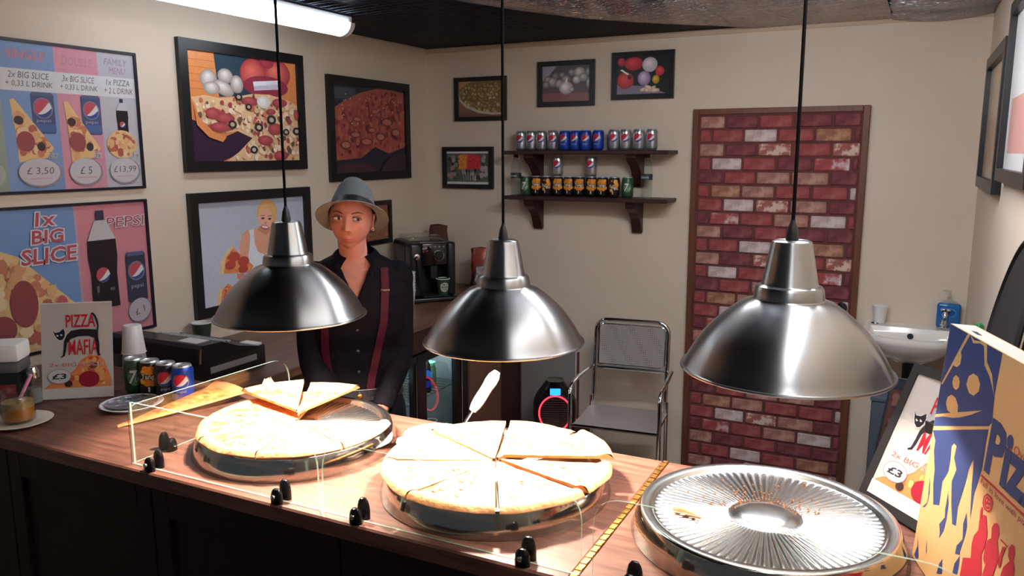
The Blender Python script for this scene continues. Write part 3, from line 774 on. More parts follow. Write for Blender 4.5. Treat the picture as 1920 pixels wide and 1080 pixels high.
t, A = framed('food_picture', 'small framed photo of red tomatoes, onion and garlic on black', 'B', -1.566, -1.210, 2.149, 2.407, .028, 'black_frame')
w, h = A.w, A.h
A.rect(0, 0, w, h, srgb(36, 42, 38)); A.poly([(0, 0), (w * .95, 0), (w * .6, h * .2), (0, h * .28)], srgb(128, 118, 140))
for a, b, r1, r2, c, hh in ((.08, .88, .09, .11, (150, 22, 44), (206, 50, 70)), (.32, .82, .18, .21, (158, 22, 40), (222, 60, 70)), (.165, .38, .165, .23, (150, 18, 34), (220, 60, 60)), (.63, .78, .145, .2, (170, 164, 168), (234, 230, 230)), (.82, .6, .085, .13, (160, 24, 40), (220, 64, 70)), (.525, .42, .125, .2, (130, 96, 150), (222, 206, 226)), (.75, .38, .07, .12, (150, 110, 20), (224, 184, 50))):
    A.ball(w * a, h * b, min(w * r1, w * a), min(h * r2, h * (1 - b)), srgb(*c), srgb(*hh), 0, 22)
A.poly([(w * .06, h * .66), (w * .1, h * .68), (w * .24, h * .54), (w * .2, h * .53)], srgb(220, 226, 210))
A.ell(w * .24, h * .46, .012, .012, srgb(70, 40, 30), 12)
for a, b, rot in ((.53, .12, .2), (.6, .1, -.2), (.68, .13, .6), (.74, .09, .1), (.62, .17, -.4)): A.ball(w * a, h * b, .026, .011, srgb(190, 160, 130), srgb(240, 226, 206), rot, 12)
A.build('photo_print', 'photo', t)

t, A = framed('food_picture', 'small framed photo of orange and red peppers over grey vegetables, left of shelves', 'B', -2.692, -2.330, 1.634, 1.893, .027, 'black_frame')
w, h = A.w, A.h
A.rect(0, 0, w, h, srgb(84, 90, 84)); A.rect(0, 0, w, h * .07, srgb(206, 206, 208)); A.rect(0, h * .93, w, h, srgb(206, 206, 208))
rg = random.Random(14)
for i in range(46): A.blob(rg.uniform(.05, .95) * w, rg.uniform(.14, .86) * h, .016, rg.choice([srgb(58, 64, 60), srgb(120, 124, 116), srgb(72, 84, 70), srgb(146, 140, 138), srgb(44, 46, 46)]), rg=rg)
for i in range(8): A.blob(w * .08 + rg.uniform(-.5, 1) * .03, h * rg.uniform(.2, .5), .014, srgb(150, 120, 120), rg=rg); A.blob(w * .88 + rg.uniform(-1, .6) * .03, h * rg.uniform(.2, .5), .014, srgb(160, 150, 150), rg=rg)
for i in range(6): A.poly([(w * (.4 + i * .05), h * .12), (w * (.41 + i * .05), h * .12), (w * (.36 + i * .07), h * .46), (w * (.355 + i * .07), h * .46)], srgb(176, 186, 170))
A.poly([(w * .33, h * .9), (w * .52, h * .9), (w * .48, h * .46), (w * .27, h * .44)], srgb(206, 118, 30))
A.poly([(w * .5, h * .9), (w * .78, h * .88), (w * .8, h * .48), (w * .47, h * .45)], srgb(196, 30, 40))
for i in range(26):
    a, b = rg.uniform(.3, .46), rg.uniform(.5, .85); A.ball(w * a, h * b, .010, .010, srgb(196, 100, 20), srgb(240, 164, 60), 0, 10)
    a, b = rg.uniform(.53, .75), rg.uniform(.52, .83); A.ball(w * a, h * b, .011, .010, srgb(170, 20, 34), srgb(224, 62, 66), 0, 10)
A.build('photo_print', 'photo', t)

# --- framed pictures on the right wall
t, A = framed('side_picture', 'narrow-looking black framed beige picture seen edge-on high on the right wall', 'R', 3.255, 4.07, 1.708, 2.245, .045, 'black_frame', .03)
A.grad(0, 0, A.w, A.h, srgb(170, 150, 124), srgb(190, 172, 144)); pizza_fill(A, [(A.w * .1, A.h * .1), (A.w * .9, A.h * .1), (A.w * .9, A.h * .5), (A.w * .1, A.h * .55)], 50, .03, random.Random(15), [srgb(170, 140, 112), srgb(184, 140, 104), srgb(160, 134, 110)])
A.build('photo_print', 'photo', t)
t, A = framed('side_poster', 'black framed pale poster cut off by the right edge of the photo', 'R', 2.35, 3.165, 1.763, 2.333, .04, 'black_frame', .03)
A.rect(0, 0, A.w, A.h, srgb(206, 206, 206)); A.rect(A.w * .1, A.h * .1, A.w * .9, A.h * .45, srgb(196, 140, 130))
A.build('photo_print', 'photo', t)
# ------------------------------------------------------------------ serving counter
t = thing('serving_counter', 'long walnut serving counter with dark panelled front, holding the pizza trays', 'counter', (-1.2, 1.54, 0))
obj('worktop', MB().bbox(XL + .003, -.506, FRONT_Y0, FRONT_Y1, FRONT_Z - .04, FRONT_Z, .004, 1), 'counter', t)
obj('worktop', MB().bbox(-.494, XR - .004, FRONT_Y0, FRONT_Y1, FRONT_Z - .04, FRONT_Z, .004, 1), 'counter', t)
st = MB()
for i in range(48):                                            # twisted brass joint strip
    y = FRONT_Y0 + (i + .5) / 48 * (FRONT_Y1 - FRONT_Y0)
    st.box(-.506, -.494, y - .0055, y + .0055, FRONT_Z - .02, FRONT_Z + .0005 + .0012 * (i % 2))
obj('joint_strip', st, 'gold', t)
px = [XL + .003, -2.2, -1.62, -1.04, -.5, XR - .004]
for a, b in zip(px, px[1:]):
    p = obj('front_panel', MB().bbox(a + .002, b - .002, FRONT_Y0 + .035, FRONT_Y0 + .06, .02, FRONT_Z - .041, .002, 1), 'dark_panel', t)
    q = MB().bbox(a + .002, a + .055, FRONT_Y0 + .022, FRONT_Y0 + .036, .02, FRONT_Z - .042, .002, 1).bbox(b - .055, b - .002, FRONT_Y0 + .022, FRONT_Y0 + .036, .02, FRONT_Z - .042, .002, 1)
    q.bbox(a + .055, b - .055, FRONT_Y0 + .022, FRONT_Y0 + .036, FRONT_Z - .12, FRONT_Z - .042, .002, 1).bbox(a + .055, b - .055, FRONT_Y0 + .022, FRONT_Y0 + .036, .02, .12, .002, 1)
    obj('panel_frame', q, 'dark_panel', p)
obj('back_panel', MB().box(XL + .01, XR - .01, FRONT_Y1 - .05, FRONT_Y1 - .03, .02, FRONT_Z - .041), 'dark_panel', t)

# ------------------------------------------------------------------ back worktop along the left wall and what is under it
t = thing('back_worktop', 'long brown wooden worktop along the left wall below the posters', 'worktop', (-2.47, 3.1, 0))
obj('worktop', MB().bbox(XL + .002, WT_X, FRONT_Y1 + .004, YB - .002, WT_Z - .04, WT_Z, .004, 1), 'worktop', t)
obj('rail', MB().box(WT_X - .03, WT_X - .012, FRONT_Y1 + .01, YB - .004, WT_Z - .15, WT_Z - .041), 'dark_wood', t)
obj('side_panel', MB().box(WT_X - .03, WT_X - .012, 3.755, 4.14, 0, WT_Z - .151), 'brown_panel', t)
obj('side_panel', MB().box(WT_X - .03, WT_X - .008, 4.14, YB - .004, 0, WT_Z - .151), 'dark_brown', t)
obj('side_panel', MB().box(WT_X - .03, WT_X - .012, FRONT_Y1 + .02, 2.56, 0, WT_Z - .151), 'dark_wood', t)

t = thing('display_fridge', 'black glass-door drinks fridge glowing under the brown back worktop', 'fridge', (-2.45, 3.15, 0))
FX0, FX1, FY0, FY1, FZ0, FZ1 = -2.70, -2.18, 2.58, 3.745, .06, .862
shell = MB().box(FX0, FX1, FY0, FY1, FZ1 - .03, FZ1).box(FX0, FX1, FY0, FY1, FZ0, FZ0 + .06).box(FX0, FX0 + .03, FY0, FY1, FZ0 + .06, FZ1 - .03)
shell.box(FX0 + .03, FX1, FY0, FY0 + .035, FZ0 + .06, FZ1 - .03).box(FX0 + .03, FX1, FY1 - .035, FY1, FZ0 + .06, FZ1 - .03)
for yy in (FY0 + .1, FY1 - .1): shell.box(FX0 + .05, FX0 + .1, yy - .03, yy + .03, 0, FZ0).box(FX1 - .1, FX1 - .05, yy - .03, yy + .03, 0, FZ0)
obj('cabinet', shell, mat('fridge_liner', srgb(120, 124, 126), .4), t)
obj('light_strip', MB().bbox(FX1 - .09, FX1 - .06, FY0 + .06, FY1 - .06, FZ1 - .046, FZ1 - .031, .004, 1), mat('fridge_light', (1, 1, 1), .4, emit=(.75, .95, 1), estr=55), t)
fg = thin_glass('fridge_door_glass', (.86, .88, .88), .01, 2.2)
for a, b, lw_, rw_, hb in ((2.59, 3.225, .045, .032, .018), (3.232, 3.735, .078, .128, .078)):
    d = MB(); x0, x1 = WT_X - .04, WT_X - .012
    d.box(x0, x1, a, a + lw_, FZ0 + .01, FZ1 - .005).box(x0, x1, b - rw_, b, FZ0 + .01, FZ1 - .005).box(x0, x1, a + lw_, b - rw_, FZ1 - .05, FZ1 - .005).box(x0, x1, a + lw_, b - rw_, FZ0 + .01, FZ0 + .06)
    d = obj('door', d, 'black_plastic', t)
    obj('pane', MB().box(x0 + .008, x0 + .013, a + lw_ - .002, b - rw_ + .002, FZ0 + .058, FZ1 - .048), fg, d)
    obj('handle', MB().bbox(x1, x1 + .008, b - hb, b - hb + .007, FZ0 + .05, FZ1 - .04, .002, 1), 'steel', d)
for z in (.335, .60):
    sh = MB()
    for i in range(26): 
        y = FY0 + .05 + i * (FY1 - FY0 - .1) / 25; sh.tube([(FX0 + .04, y, z), (FX1 - .02, y, z)], .002, 5)
    for x in (FX0 + .04, -2.45, FX1 - .02): sh.tube([(x, FY0 + .037, z - .003), (x, FY1 - .037, z - .003)], .003, 5)
    obj('wire_shelf', sh, 'steel', t)

t = thing('leaning_panel', 'plain grey board standing against the back wall beside the worktop end', 'board', (-1.95, 4.38, 0))
obj('board', MB().bbox(-2.135, -1.765, YB - .022, YB - .002, 0, .655, .002, 1), 'grey_panel', t)
obj('edge_strip', MB().bbox(-1.765, -1.760, YB - .024, YB - .002, 0, .655, .001, 1), 'white_plastic', t)

# ------------------------------------------------------------------ wall shelves
def shelf(z, label):
    t = thing('wall_shelf', label, 'shelf', (-1.665, YB, z))
    obj('board', MB().bbox(-2.165, -1.178, YB - .2, YB - .001, z - .022, z, .003, 1), 'dark_wood', t)
    for x in (-2.02, -1.396):
        prof = [(0, -.022), (0, -.20), (.018, -.205), (.03, -.19), (.04, -.16), (.062, -.12), (.10, -.085), (.15, -.06), (.165, -.04), (.165, -.022)]
        obj('bracket', MB().prism(prof, (x, YB - .001, z), (0, -1, 0), (0, 0, 1), (1, 0, 0), -.028, .028), 'dark_wood', t)
shelf(1.868, 'upper dark wooden wall shelf carrying silver and blue cans')
shelf(1.606, 'lower dark wooden wall shelf carrying orange and green cans and bottles')

# ------------------------------------------------------------------ cans and bottles
CR, CH = .0327, .115
M['lid'] = mat('can_lid', srgb(206, 208, 212), .38, .7)
def can_wrap(r):
    return lambda a, b, d: V(((r + .0004 + d) * math.sin(a / r), -(r + .0004 + d) * math.cos(a / r), b))
def can_proto(kind, label):
    t = thing('drink_can', label, 'can', (0, 0, 0))
    cm = {'silver': mat('can_silver', srgb(186, 188, 192), .28, .85), 'blue': mat('can_blue', srgb(24, 66, 168), .3, .3), 'orange': mat('can_dark', srgb(26, 18, 20), .3, .2),
          'dark': mat('can_maroon', srgb(44, 18, 20), .3, .2), 'green': mat('can_green', srgb(58, 88, 62), .34, .4), 'max': mat('can_black', srgb(36, 36, 46), .3, .4)}[kind]
    body = [(.0, .003), (.020, .003), (.0235, 0), (.026, .002), (.0315, .010), (CR, .014), (CR, .099), (.0305, .106), (.0285, .110)]
    obj('body', MB().lathe(body, 28), cm, t)
    lid = obj('lid', MB().lathe([(.0285, .110), (.0272, .1135), (.0265, .1150), (.0255, .1140), (.0248, .1105), (0, .1108)], 28), M['lid'], t)
    obj('ring_pull', MB().tube([(.009 * math.cos(q), .006 * math.sin(q) - .006, .1118) for q in [2 * PI * i / 12 for i in range(12)]], .0012, 5, True), 'steel', lid)
    A = Art(wrap=can_wrap(CR), eps=.00003)
    if kind in ('silver', 'blue', 'max'):
        globe(A, 0, .068, .0225, 16)
        if kind == 'silver':
            for i, (x, w) in enumerate(((-.009, .003), (-.003, .0025), (.003, .003), (.008, .002))): A.strips(x - w / 2, x + w / 2, 1, lambda a: .016, lambda a: .044, srgb(110, 112, 124))
        else: A.text('pepsi', -.014, .030, .014, .041, srgb(190, 204, 232), .1)
    elif kind in ('orange', 'dark'):
        og, o2 = srgb(236, 138, 26), srgb(248, 178, 60)
        rg = random.Random(3 if kind == 'orange' else 5)
        spots = ((-.012, .092, .011), (.004, .088, .014), (.02, .093, .009), (-.02, .080, .010), (-.008, .048, .013), (.010, .046, .012), (.024, .052, .010), (-.024, .052, .010), (.018, .075, .012), (-.006, .074, .012)) if kind == 'orange' else ((.014, .088, .013), (.02, .07, .014), (.004, .062, .012), (-.012, .040, .010), (-.02, .060, .008), (.022, .05, .010), (-.008, .092, .005))
        for x, z, r in spots:
            rr = math.sqrt
            A.strips(x - r, x + r, 8, lambda a: z - .92 * rr(max(0, r * r - (a - x) ** 2)), lambda a: z + .92 * rr(max(0, r * r - (a - x) ** 2)), rg.choice([og, o2]))
        A.k += 2
        tl = (.055, .076) if kind == 'orange' else (.045, .066)
        A.text('Tango', -.026, tl[0], .026, tl[1], srgb(244, 240, 236), .0, srgb(18, 14, 16), .10, .02, 0 if kind == 'orange' else -.25)
        A.strips(-.006, -.001, 1, lambda a: .018, lambda a: .034, WHT)
    else:
        A.strips(-.024, .024, 14, lambda a: .057 - 1.15 * math.sqrt(max(0, .024 ** 2 - a * a)), lambda a: .057 + 1.15 * math.sqrt(max(0, .024 ** 2 - a * a)), srgb(96, 140, 92))
        A.text('7', -.017, .036, .006, .080, srgb(226, 236, 226), .15, srgb(30, 66, 44), .05, .03)
        A.text('UP', .000, .040, .019, .058, srgb(206, 224, 206), .1, srgb(30, 66, 44), .05, .02)
    A.build('print', 'can_print', t)
    return t
ORD = ['first', 'second', 'third', 'fourth', 'fifth', 'sixth', 'seventh', 'eighth', 'ninth', 'tenth', 'eleventh', 'twelfth']
PROTO = {}
def place_can(kind, loc, rz, label, group):
    if kind not in PROTO:
        p = PROTO[kind] = can_proto(kind, label); p.location = loc; p.rotation_euler = (0, 0, rz); p['group'] = group
        ORG[p.name] = V((0, 0, 0)); return p
    return copy_tree(PROTO[kind], loc, rz, label, group)
pxs = [978, 998, 1018, 1040, 1063, 1083, 1103, 1126, 1155, 1176, 1199, 1221]
xs = [-2.092 + (p - 978) / (1219 - 978) * (2.092 - 1.307) for p in pxs]
for i, x in enumerate(xs):
    k = 'blue' if 4 <= i <= 7 else 'silver'
    nm = ('silver cola can, %s from the left of the first silver four, upper shelf' % ORD[i]) if i < 4 else (('blue cola can, %s from the left among the blue four, upper shelf' % ORD[i - 4]) if i < 8 else 'silver cola can, %s from the left of the right-hand silver four, upper shelf' % ORD[i - 8])
    rz = math.radians((8 if k == 'silver' else -2) + rnd.uniform(-6, 6)) + (.30 if i in (3, 6) else 0)
    place_can(k, (x, YB - .10 + rnd.uniform(-.006, .006), 1.868), rz, nm, 'cans on the upper shelf')
pxs = [986, 1007, 1027, 1048, 1069, 1089, 1111, 1132, 1153, 1176]
kinds = ['green', 'orange', 'dark', 'orange', 'orange', 'orange', 'orange', 'orange', 'dark', 'green']
cnt = {}
for i, p in enumerate(pxs):
    k = kinds[i]; cnt[k] = cnt.get(k, 0) + 1
    x = -2.064 + (p - 986) / (1176 - 986) * (2.064 - 1.433)
    nm = {'green': 'green lemonade can at the %s end of the lower shelf row' % ('left' if i == 0 else 'right'), 'orange': 'black and orange soda can with level lettering, %s of six on the lower shelf' % ORD[cnt[k] - 1],
          'dark': 'maroon and orange soda can with slanted lettering, %s one on the lower shelf' % ('left' if i < 5 else 'right')}[k]
    place_can(k, (x, YB - .10 + rnd.uniform(-.005, .005), 1.606), math.radians(14 + rnd.uniform(-7, 7)), nm, 'cans on the lower shelf')
for j, p in enumerate((1048, 1111)):
    x = -2.064 + (p - 986) / (1176 - 986) * (2.064 - 1.433)
    place_can('silver', (x, YB - .10, 1.606 + CH + .0005), math.radians(4 if j else 10), 'silver cola can stacked on top of the orange cans, %s of two' % ('right' if j else 'left'), 'cans on the lower shelf')

def water_bottle(x, y, z, label):
    t = thing('water_bottle', label, 'bottle', (x, y, z))
    prof = [(0, .004), (.018, 0), (.029, .004), (.031, .02), (.029, .04), (.0315, .055), (.030, .075), (.0315, .09), (.0315, .135), (.030, .15), (.031, .165), (.027, .188), (.016, .208), (.0125, .214), (.0125, .226)]
    obj('body', MB().lathe(prof, 24, (x, y, z)), 'clear', t)
    obj('cap', MB().lathe([(.0145, .222), (.0145, .240), (.013, .242), (0, .242)], 18, (x, y, z)), mat('bottle_cap', srgb(28, 36, 36), .4), t)
    r = .0322
    l = obj('label', MB().lathe([(r, .100), (r, .132)], 24, (x, y, z)), mat('bottle_label', srgb(44, 54, 56), .5), t)
    A = Art(wrap=lambda a, b, d: V((x + (r + .0004 + d) * math.sin(a / r - .2), y - (r + .0004 + d) * math.cos(a / r - .2), z + b)), eps=.00003)
    A.text('Strathmore', -.03, .108, .026, .124, srgb(206, 214, 214), 0, None, 0, .01)
    A.build('lettering', 'can_print', l)
water_bottle(-2.130, YB - .10, 1.606, 'clear water bottle at the left end of the lower shelf, by the lamp cord')
water_bottle(-1.322, YB - .10, 1.606, 'clear water bottle at the right end of the lower shelf')

# drinks in the fridge
for x, y, k, lab in ((-2.225, 3.085, 0, 'standing on the upper wire shelf nearest the left fridge door'), (-2.225, 3.085, 1, 'stacked on another can behind the left fridge door'),
                     (-2.225, 3.158, 0, 'on the upper wire shelf beside the left door edge'), (-2.31, 3.115, 0, 'in the second row behind the left fridge door')):
    place_can('green', (x, y, .6035 + k * (CH + .0005)), math.radians(75), 'green lemonade can ' + lab, 'cans in the fridge')
place_can('blue', (-2.25, 3.36, .6035), math.radians(70), 'blue can on the top wire shelf behind the right fridge door', 'cans in the fridge')
def soda_bottle(x, y, z, label):
    t = thing('soda_bottle', label, 'bottle', (x, y, z))
    prof = [(0, .002), (.026, 0), (.030, .006), (.030, .06), (.028, .09), (.030, .12), (.026, .15), (.014, .175), (.012, .19)]
    obj('body', MB().lathe(prof, 20, (x, y, z)), mat('dark_soda', srgb(40, 34, 34), .1), t)
    obj('label', MB().lathe([(.0306, .03), (.0306, .065)], 20, (x, y, z)), mat('blue_label', srgb(30, 60, 190), .4), t)
    obj('cap', MB().lathe([(.0135, .186), (.0135, .202), (0, .203)], 14, (x, y, z)), mat('green_cap', srgb(60, 200, 130), .4), t)
soda_bottle(-2.24, 3.44, .6035, 'dark soda bottle with blue label on the fridge shelf behind the right door')
def jar_glass(x, y, z, label):
    t = thing('glass_jar', label, 'jar', (x, y, z))
    obj('body', MB().lathe([(0, .003), (.03, 0), (.034, .006), (.034, .10), (.028, .115), (.028, .125)], 20, (x, y, z)), mat('green_glass', srgb(96, 120, 96), .1), t)
    obj('lid', MB().lathe([(.030, .122), (.030, .138), (0, .139)], 18, (x, y, z)), mat('green_lid', srgb(90, 190, 140), .35), t)
jar_glass(-2.27, 3.53, .6035, 'greenish jar with a pale green lid on the fridge shelf')
for i, (y, z) in enumerate(((3.03, .3385), (3.40, .3385), (3.48, .3385))):
    t = thing('plastic_cup', 'clear plastic cup on the lower fridge shelf, %s' % ['behind the left door', 'nearest the door bar', 'farther from the door bar'][i], 'cup', (-2.24, y, z), 'cups in the fridge')
    obj('body', MB().lathe([(0, .003), (.024, 0), (.034, .09), (.0355, .092), (.033, .09), (.023, .005)], 20, (-2.24, y, z)), 'clear', t)
    obj('rim', MB().lathe([(.034, .088), (.037, .090), (.037, .094), (.034, .095)], 20, (-2.24, y, z), closed=True), 'white_plastic', t)

# ------------------------------------------------------------------ chrome armchair
t = thing('armchair', 'chrome tube armchair with perforated metal back and seat', 'chair', (-1.32, 3.97, 0))
ch_l, ch_r = V((-1.535, 3.735, 0)), V((-1.065, 3.785, 0))
fx = (ch_r - ch_l).normalized(); fy = V((-fx.y, fx.x, 0)); CW = (ch_r - ch_l).length; mid = (ch_l + ch_r) / 2
P3 = lambda a, d, z: mid + fx * a + fy * d + V((0, 0, z))          # a across, d back from the front edge
sw = CW / 2
def round_path(pts, r, n=5):
    out = []
    for i, p in enumerate(pts):
        p = V(p)
        if i in (0, len(pts) - 1): out.append(p); continue
        a, b = V(pts[i - 1]), V(pts[i + 1]); d0 = (a - p); d1 = (b - p); q = min(r, d0.length * .45, d1.length * .45)
        s, e = p + d0.normalized() * q, p + d1.normalized() * q
        for k in range(n + 1):
            u = k / n; out.append(s.lerp(p, u).lerp(p.lerp(e, u), u))
    return out
for s, nm in ((-1, 'left'), (1, 'right')):
    obj('arm_leg', MB().tube(round_path([P3(s * sw, 0, 0), P3(s * sw, 0, .65), P3(s * sw, .20, .66), P3(s * sw * .96, .40, .66)], .07), .0115, 12), 'chrome', t)
    obj('rear_leg', MB().tube(round_path([P3(s * sw * .9, .36, 0), P3(s * sw * .9, .35, .43), P3(s * sw * .9, .36, .5)], .05), .0105, 12), 'chrome', t)
back = [P3(-sw * .86, .36, .43), P3(-sw * .86, .42, .93), P3(sw * .86, .42, .93), P3(sw * .86, .36, .43)]
obj('back_frame', MB().tube(round_path(back, .07, 6), .0115, 12), 'chrome', t)
obj('back_rail', MB().tube([P3(-sw * .86, .40, .655), P3(sw * .86, .40, .655)], .008, 10), 'chrome', t)
bi = [P3(-sw * .79, .402, .675), P3(-sw * .79, .415, .905), P3(sw * .79, .415, .905), P3(sw * .79, .402, .675)]
perf = mat('perforated_metal', srgb(176, 170, 166), .28, .9)
def perforate(m, scale):
    nt = m.node_tree; b = nt.nodes['Principled BSDF']
    tc = nt.nodes.new('ShaderNodeTexCoord'); v = nt.nodes.new('ShaderNodeTexVoronoi'); v.inputs['Scale'].default_value = scale; v.inputs['Randomness'].default_value = .12
    nt.links.new(tc.outputs['Object'], v.inputs['Vector'])
    r = nt.nodes.new('ShaderNodeMapRange'); r.inputs[1].default_value = .28; r.inputs[2].default_value = .36; r.inputs[3].default_value = .0; r.inputs[4].default_value = 1
    nt.links.new(v.outputs['Distance'], r.inputs[0])
    mx = nt.nodes.new('ShaderNodeMix'); mx.data_type = 'RGBA'; mx.inputs['A'].default_value = (*srgb(150, 140, 132), 1); mx.inputs['B'].default_value = (*srgb(222, 216, 212), 1)
    nt.links.new(r.outputs[0], mx.inputs['Factor']); nt.links.new(mx.outputs['Result'], b.inputs['Base Color'])
    r2 = nt.nodes.new('ShaderNodeMath'); r2.operation = 'MULTIPLY'; r2.inputs[1].default_value = .6; nt.links.new(r.outputs[0], r2.inputs[0]); nt.links.new(r2.outputs[0], b.inputs['Metallic'])
    bp = nt.nodes.new('ShaderNodeBump'); bp.inputs['Strength'].default_value = .8; bp.inputs['Distance'].default_value = .003
    nt.links.new(r.outputs[0], bp.inputs['Height']); nt.links.new(bp.outputs[0], b.inputs['Normal'])
perforate(perf, 90)
bp = obj('back_panel', MB().grid(lambda u, v: P3(sw * .80 * (2 * u - 1), .401 + .014 * v, .668 + .245 * v), 2, 2).grid(lambda u, v: P3(sw * .80 * (1 - 2 * u), .405 + .014 * v, .668 + .245 * v), 2, 2), perf, t)
obj('back_bead', MB().tube(round_path(bi + [bi[0]], .03, 4), .005, 8), 'chrome', bp)
seatm = mat('seat_mesh', srgb(150, 138, 130), .4, .6); perforate(seatm, 150)
obj('seat', MB().bbox(-.5, .5, 0, 1, 0, 1, .02, 1).xf(lambda p: P3(p.x * 2 * sw * .93, .02 + p.y * .36, .432 + .008 * p.z)), seatm, t)
obj('seat_rail', MB().tube([P3(-sw, 0, .436), P3(sw, 0, .436)], .0085, 10), 'chrome', t)
for s in (-1, 1): obj('seat_rail', MB().tube([P3(s * sw * .93, .01, .432), P3(s * sw * .9, .37, .432)], .008, 10), 'chrome', t)

# ------------------------------------------------------------------ fan heater on a stool
t = thing('low_stool', 'low dark stool under the fan heater, mostly hidden by the counter', 'stool', (-1.76, 4.1, 0))
obj('top', MB().bbox(-1.92, -1.60, 3.96, 4.26, .205, .235, .006, 2), 'dark_brown', t)
for a in (-1.895, -1.625):
    for b in (3.985, 4.235): obj('leg', MB().bbox(a - .017, a + .017, b - .017, b + .017, 0, .2055, .003, 1), 'dark_brown', t)
t = thing('fan_heater', 'black oval fan heater with a glowing red ring and blue display', 'heater', (-1.76, 4.08, .236))
hc = V((-1.77, 4.08, .236)); hf = V((.42, -.905, 0)).normalized(); hr = V((-hf.y, hf.x, 0))
def hx(z):
    return .105 + .022 * math.sin(PI * min(1, z / .30)) - (.05 * max(0, (z - .20) / .12) ** 1.6)
def hsec(u, v):
    z = .012 + v * .315; a = 2 * PI * u; w = hx(z); d = .075 * (1 - .25 * v)
    ca, sa = math.cos(a), math.sin(a); e = .7
    return hc + hr * (w * math.copysign(abs(ca) ** e, ca)) - hf * (d * math.copysign(abs(sa) ** e, sa)) + V((0, 0, z))
sh = MB().grid(hsec, 40, 16)
n0 = len(sh.v); top = [n0 - 41 + i for i in range(40)]
sh.f.append(top); sh.s.append(True); sh.c.append(None)
gloss = mat('heater_gloss', srgb(22, 16, 20), .12, coat=.6)
obj('body', sh, gloss, t)
obj('base', MB().lathe([(0, 0), (1, 0), (1, .016), (.92, .02)], 32, hc, fr=(hr * .115, hf * .085, V((0, 0, 1)))), 'black_plastic', t)
fc = hc + V((0, 0, .145)) + hf * .0735
ring = [fc + hr * (.092 * math.cos(q)) + V((0, 0, .103 * math.sin(q))) - hf * (.010 * abs(math.cos(q)) ** 2.5 + .004 * max(0, math.sin(q))) for q in [2 * PI * i / 48 for i in range(48)]]
obj('glow_ring', MB().tube(ring, .0045, 8, True), mat('red_glow', (1, .05, .06), .4, emit=(1, .03, .05), estr=3.2), t)
gr = MB()
for i in range(13):
    z = -.08 + i * .0133; w = .082 * math.sqrt(1 - (z / .1) ** 2)
    gr.bbox(-w, w, -.002, .003, z - .0035, z + .0035, .001, 1)
obj('grille', gr.xf(lambda p: fc + hr * p.x + hf * (p.y - .004) + V((0, 0, p.z))), 'dark_brown', t)
dp = hc + V((0, 0, .272)) + hf * .063
obj('display', MB().bbox(-.030, .030, -.004, .004, -.018, .018, .002, 1).xf(lambda p: dp + hr * p.x + hf * (p.y - p.z * .12 + .002) + V((0, 0, p.z))), mat('blue_display', (.02, .2, .9), .3, emit=(.02, .28, 1), estr=2.2), t)
for k in (-1, 1): obj('button', MB().sphere(dp - hr * (.052) + V((0, 0, .012 * k)), .005, .005, .005, 10, 6), 'black_rubber', t)

# ------------------------------------------------------------------ wash basin
t = thing('wash_basin', 'small white ceramic wash basin on the back wall right of the brick door', 'sink', (.04, 4.2, .8))
bx0, bx1, by0, by1, bz = -.175, .255, 3.985, YB - .002, 1.0
bcx, bw = (bx0 + bx1) / 2, (bx1 - bx0) / 2
def outline(n, inset, yback):
    pts = [(bx1 - inset, yback), (bx0 + inset, yback)]
    for i in range(n + 1):
        a = PI + PI * i / n; e = .62
        c, s = math.cos(a), math.sin(a)
        x = bcx + (bw - inset) * math.copysign(abs(c) ** e, c); y = (yback - .14) + (yback - .14 - by0 - inset) * math.copysign(abs(s) ** .8, s)
        pts.append((x, y))
    return pts
N_ = 30
rings = [(outline(N_, .165, by1 - .10), bz - .142), (outline(N_, .125, by1 - .05), bz - .132), (outline(N_, .075, by1 - .01), bz - .105), (outline(N_, .03, by1), bz - .065), (outline(N_, .006, by1), bz - .03), (outline(N_, 0, by1), bz - .014), (outline(N_, .004, by1), bz), (outline(N_, .022, by1), bz + .004)]
inner = [(outline(N_, .035, by1 - .11), bz + .002), (outline(N_, .048, by1 - .118), bz - .02), (outline(N_, .075, by1 - .135), bz - .085), (outline(N_, .13, by1 - .17), bz - .115), (outline(N_, .17, by1 - .2), bz - .12)]
mb = MB(); vs = []; fs = []
allr = rings + inner; k = N_ + 3
for pts, z in allr: vs += [(x, y, z) for x, y in pts]
for j in range(len(allr) - 1):
    for i in range(k): fs.append((j * k + i, j * k + (i + 1) % k, (j + 1) * k + (i + 1) % k, (j + 1) * k + i))
fs.append(tuple(range(k))[::-1]); fs.append(tuple((len(allr) - 1) * k + i for i in range(k)))
mb.add(vs, fs, True)
obj('bowl', mb, 'ceramic', t, sharp=50)
obj('drain', MB().lathe([(0, .002), (.018, .003), (.022, 0)], 18, (bcx, 4.15, bz - .12)), 'chrome', t)
obj('overflow', MB().lathe([(0, .001), (.011, .002), (.014, 0)], 16, (bcx + .0, by1 - .128, bz - .035), fr=(V((1, 0, 0)), V((0, .35, .94)), V((0, -.94, .35)))), 'black_matte', t)
obj('tap_hole_cover', MB().lathe([(0, .006), (.02, .005), (.024, 0)], 18, (bx0 + .055, by1 - .055, bz + .004)), 'steel', t)
tap = MB().lathe([(.024, 0), (.024, .006), (.013, .014), (.012, .06), (.016, .066), (.012, .075), (.009, .085)], 18, (.185, by1 - .055, bz + .004))
tap.tube([(.185, by1 - .055, bz + .05), (.180, by1 - .085, bz + .056), (.172, by1 - .125, bz + .05), (.170, by1 - .135, bz + .036)], [.010, .010, .009, .008], 10)
tp = obj('tap', tap, 'chrome', t)
obj('tap_handle', MB().tube([(.163, by1 - .055, bz + .096), (.207, by1 - .055, bz + .096)], .006, 8).tube([(.185, by1 - .077, bz + .096), (.185, by1 - .033, bz + .096)], .006, 8), 'chrome', tp)
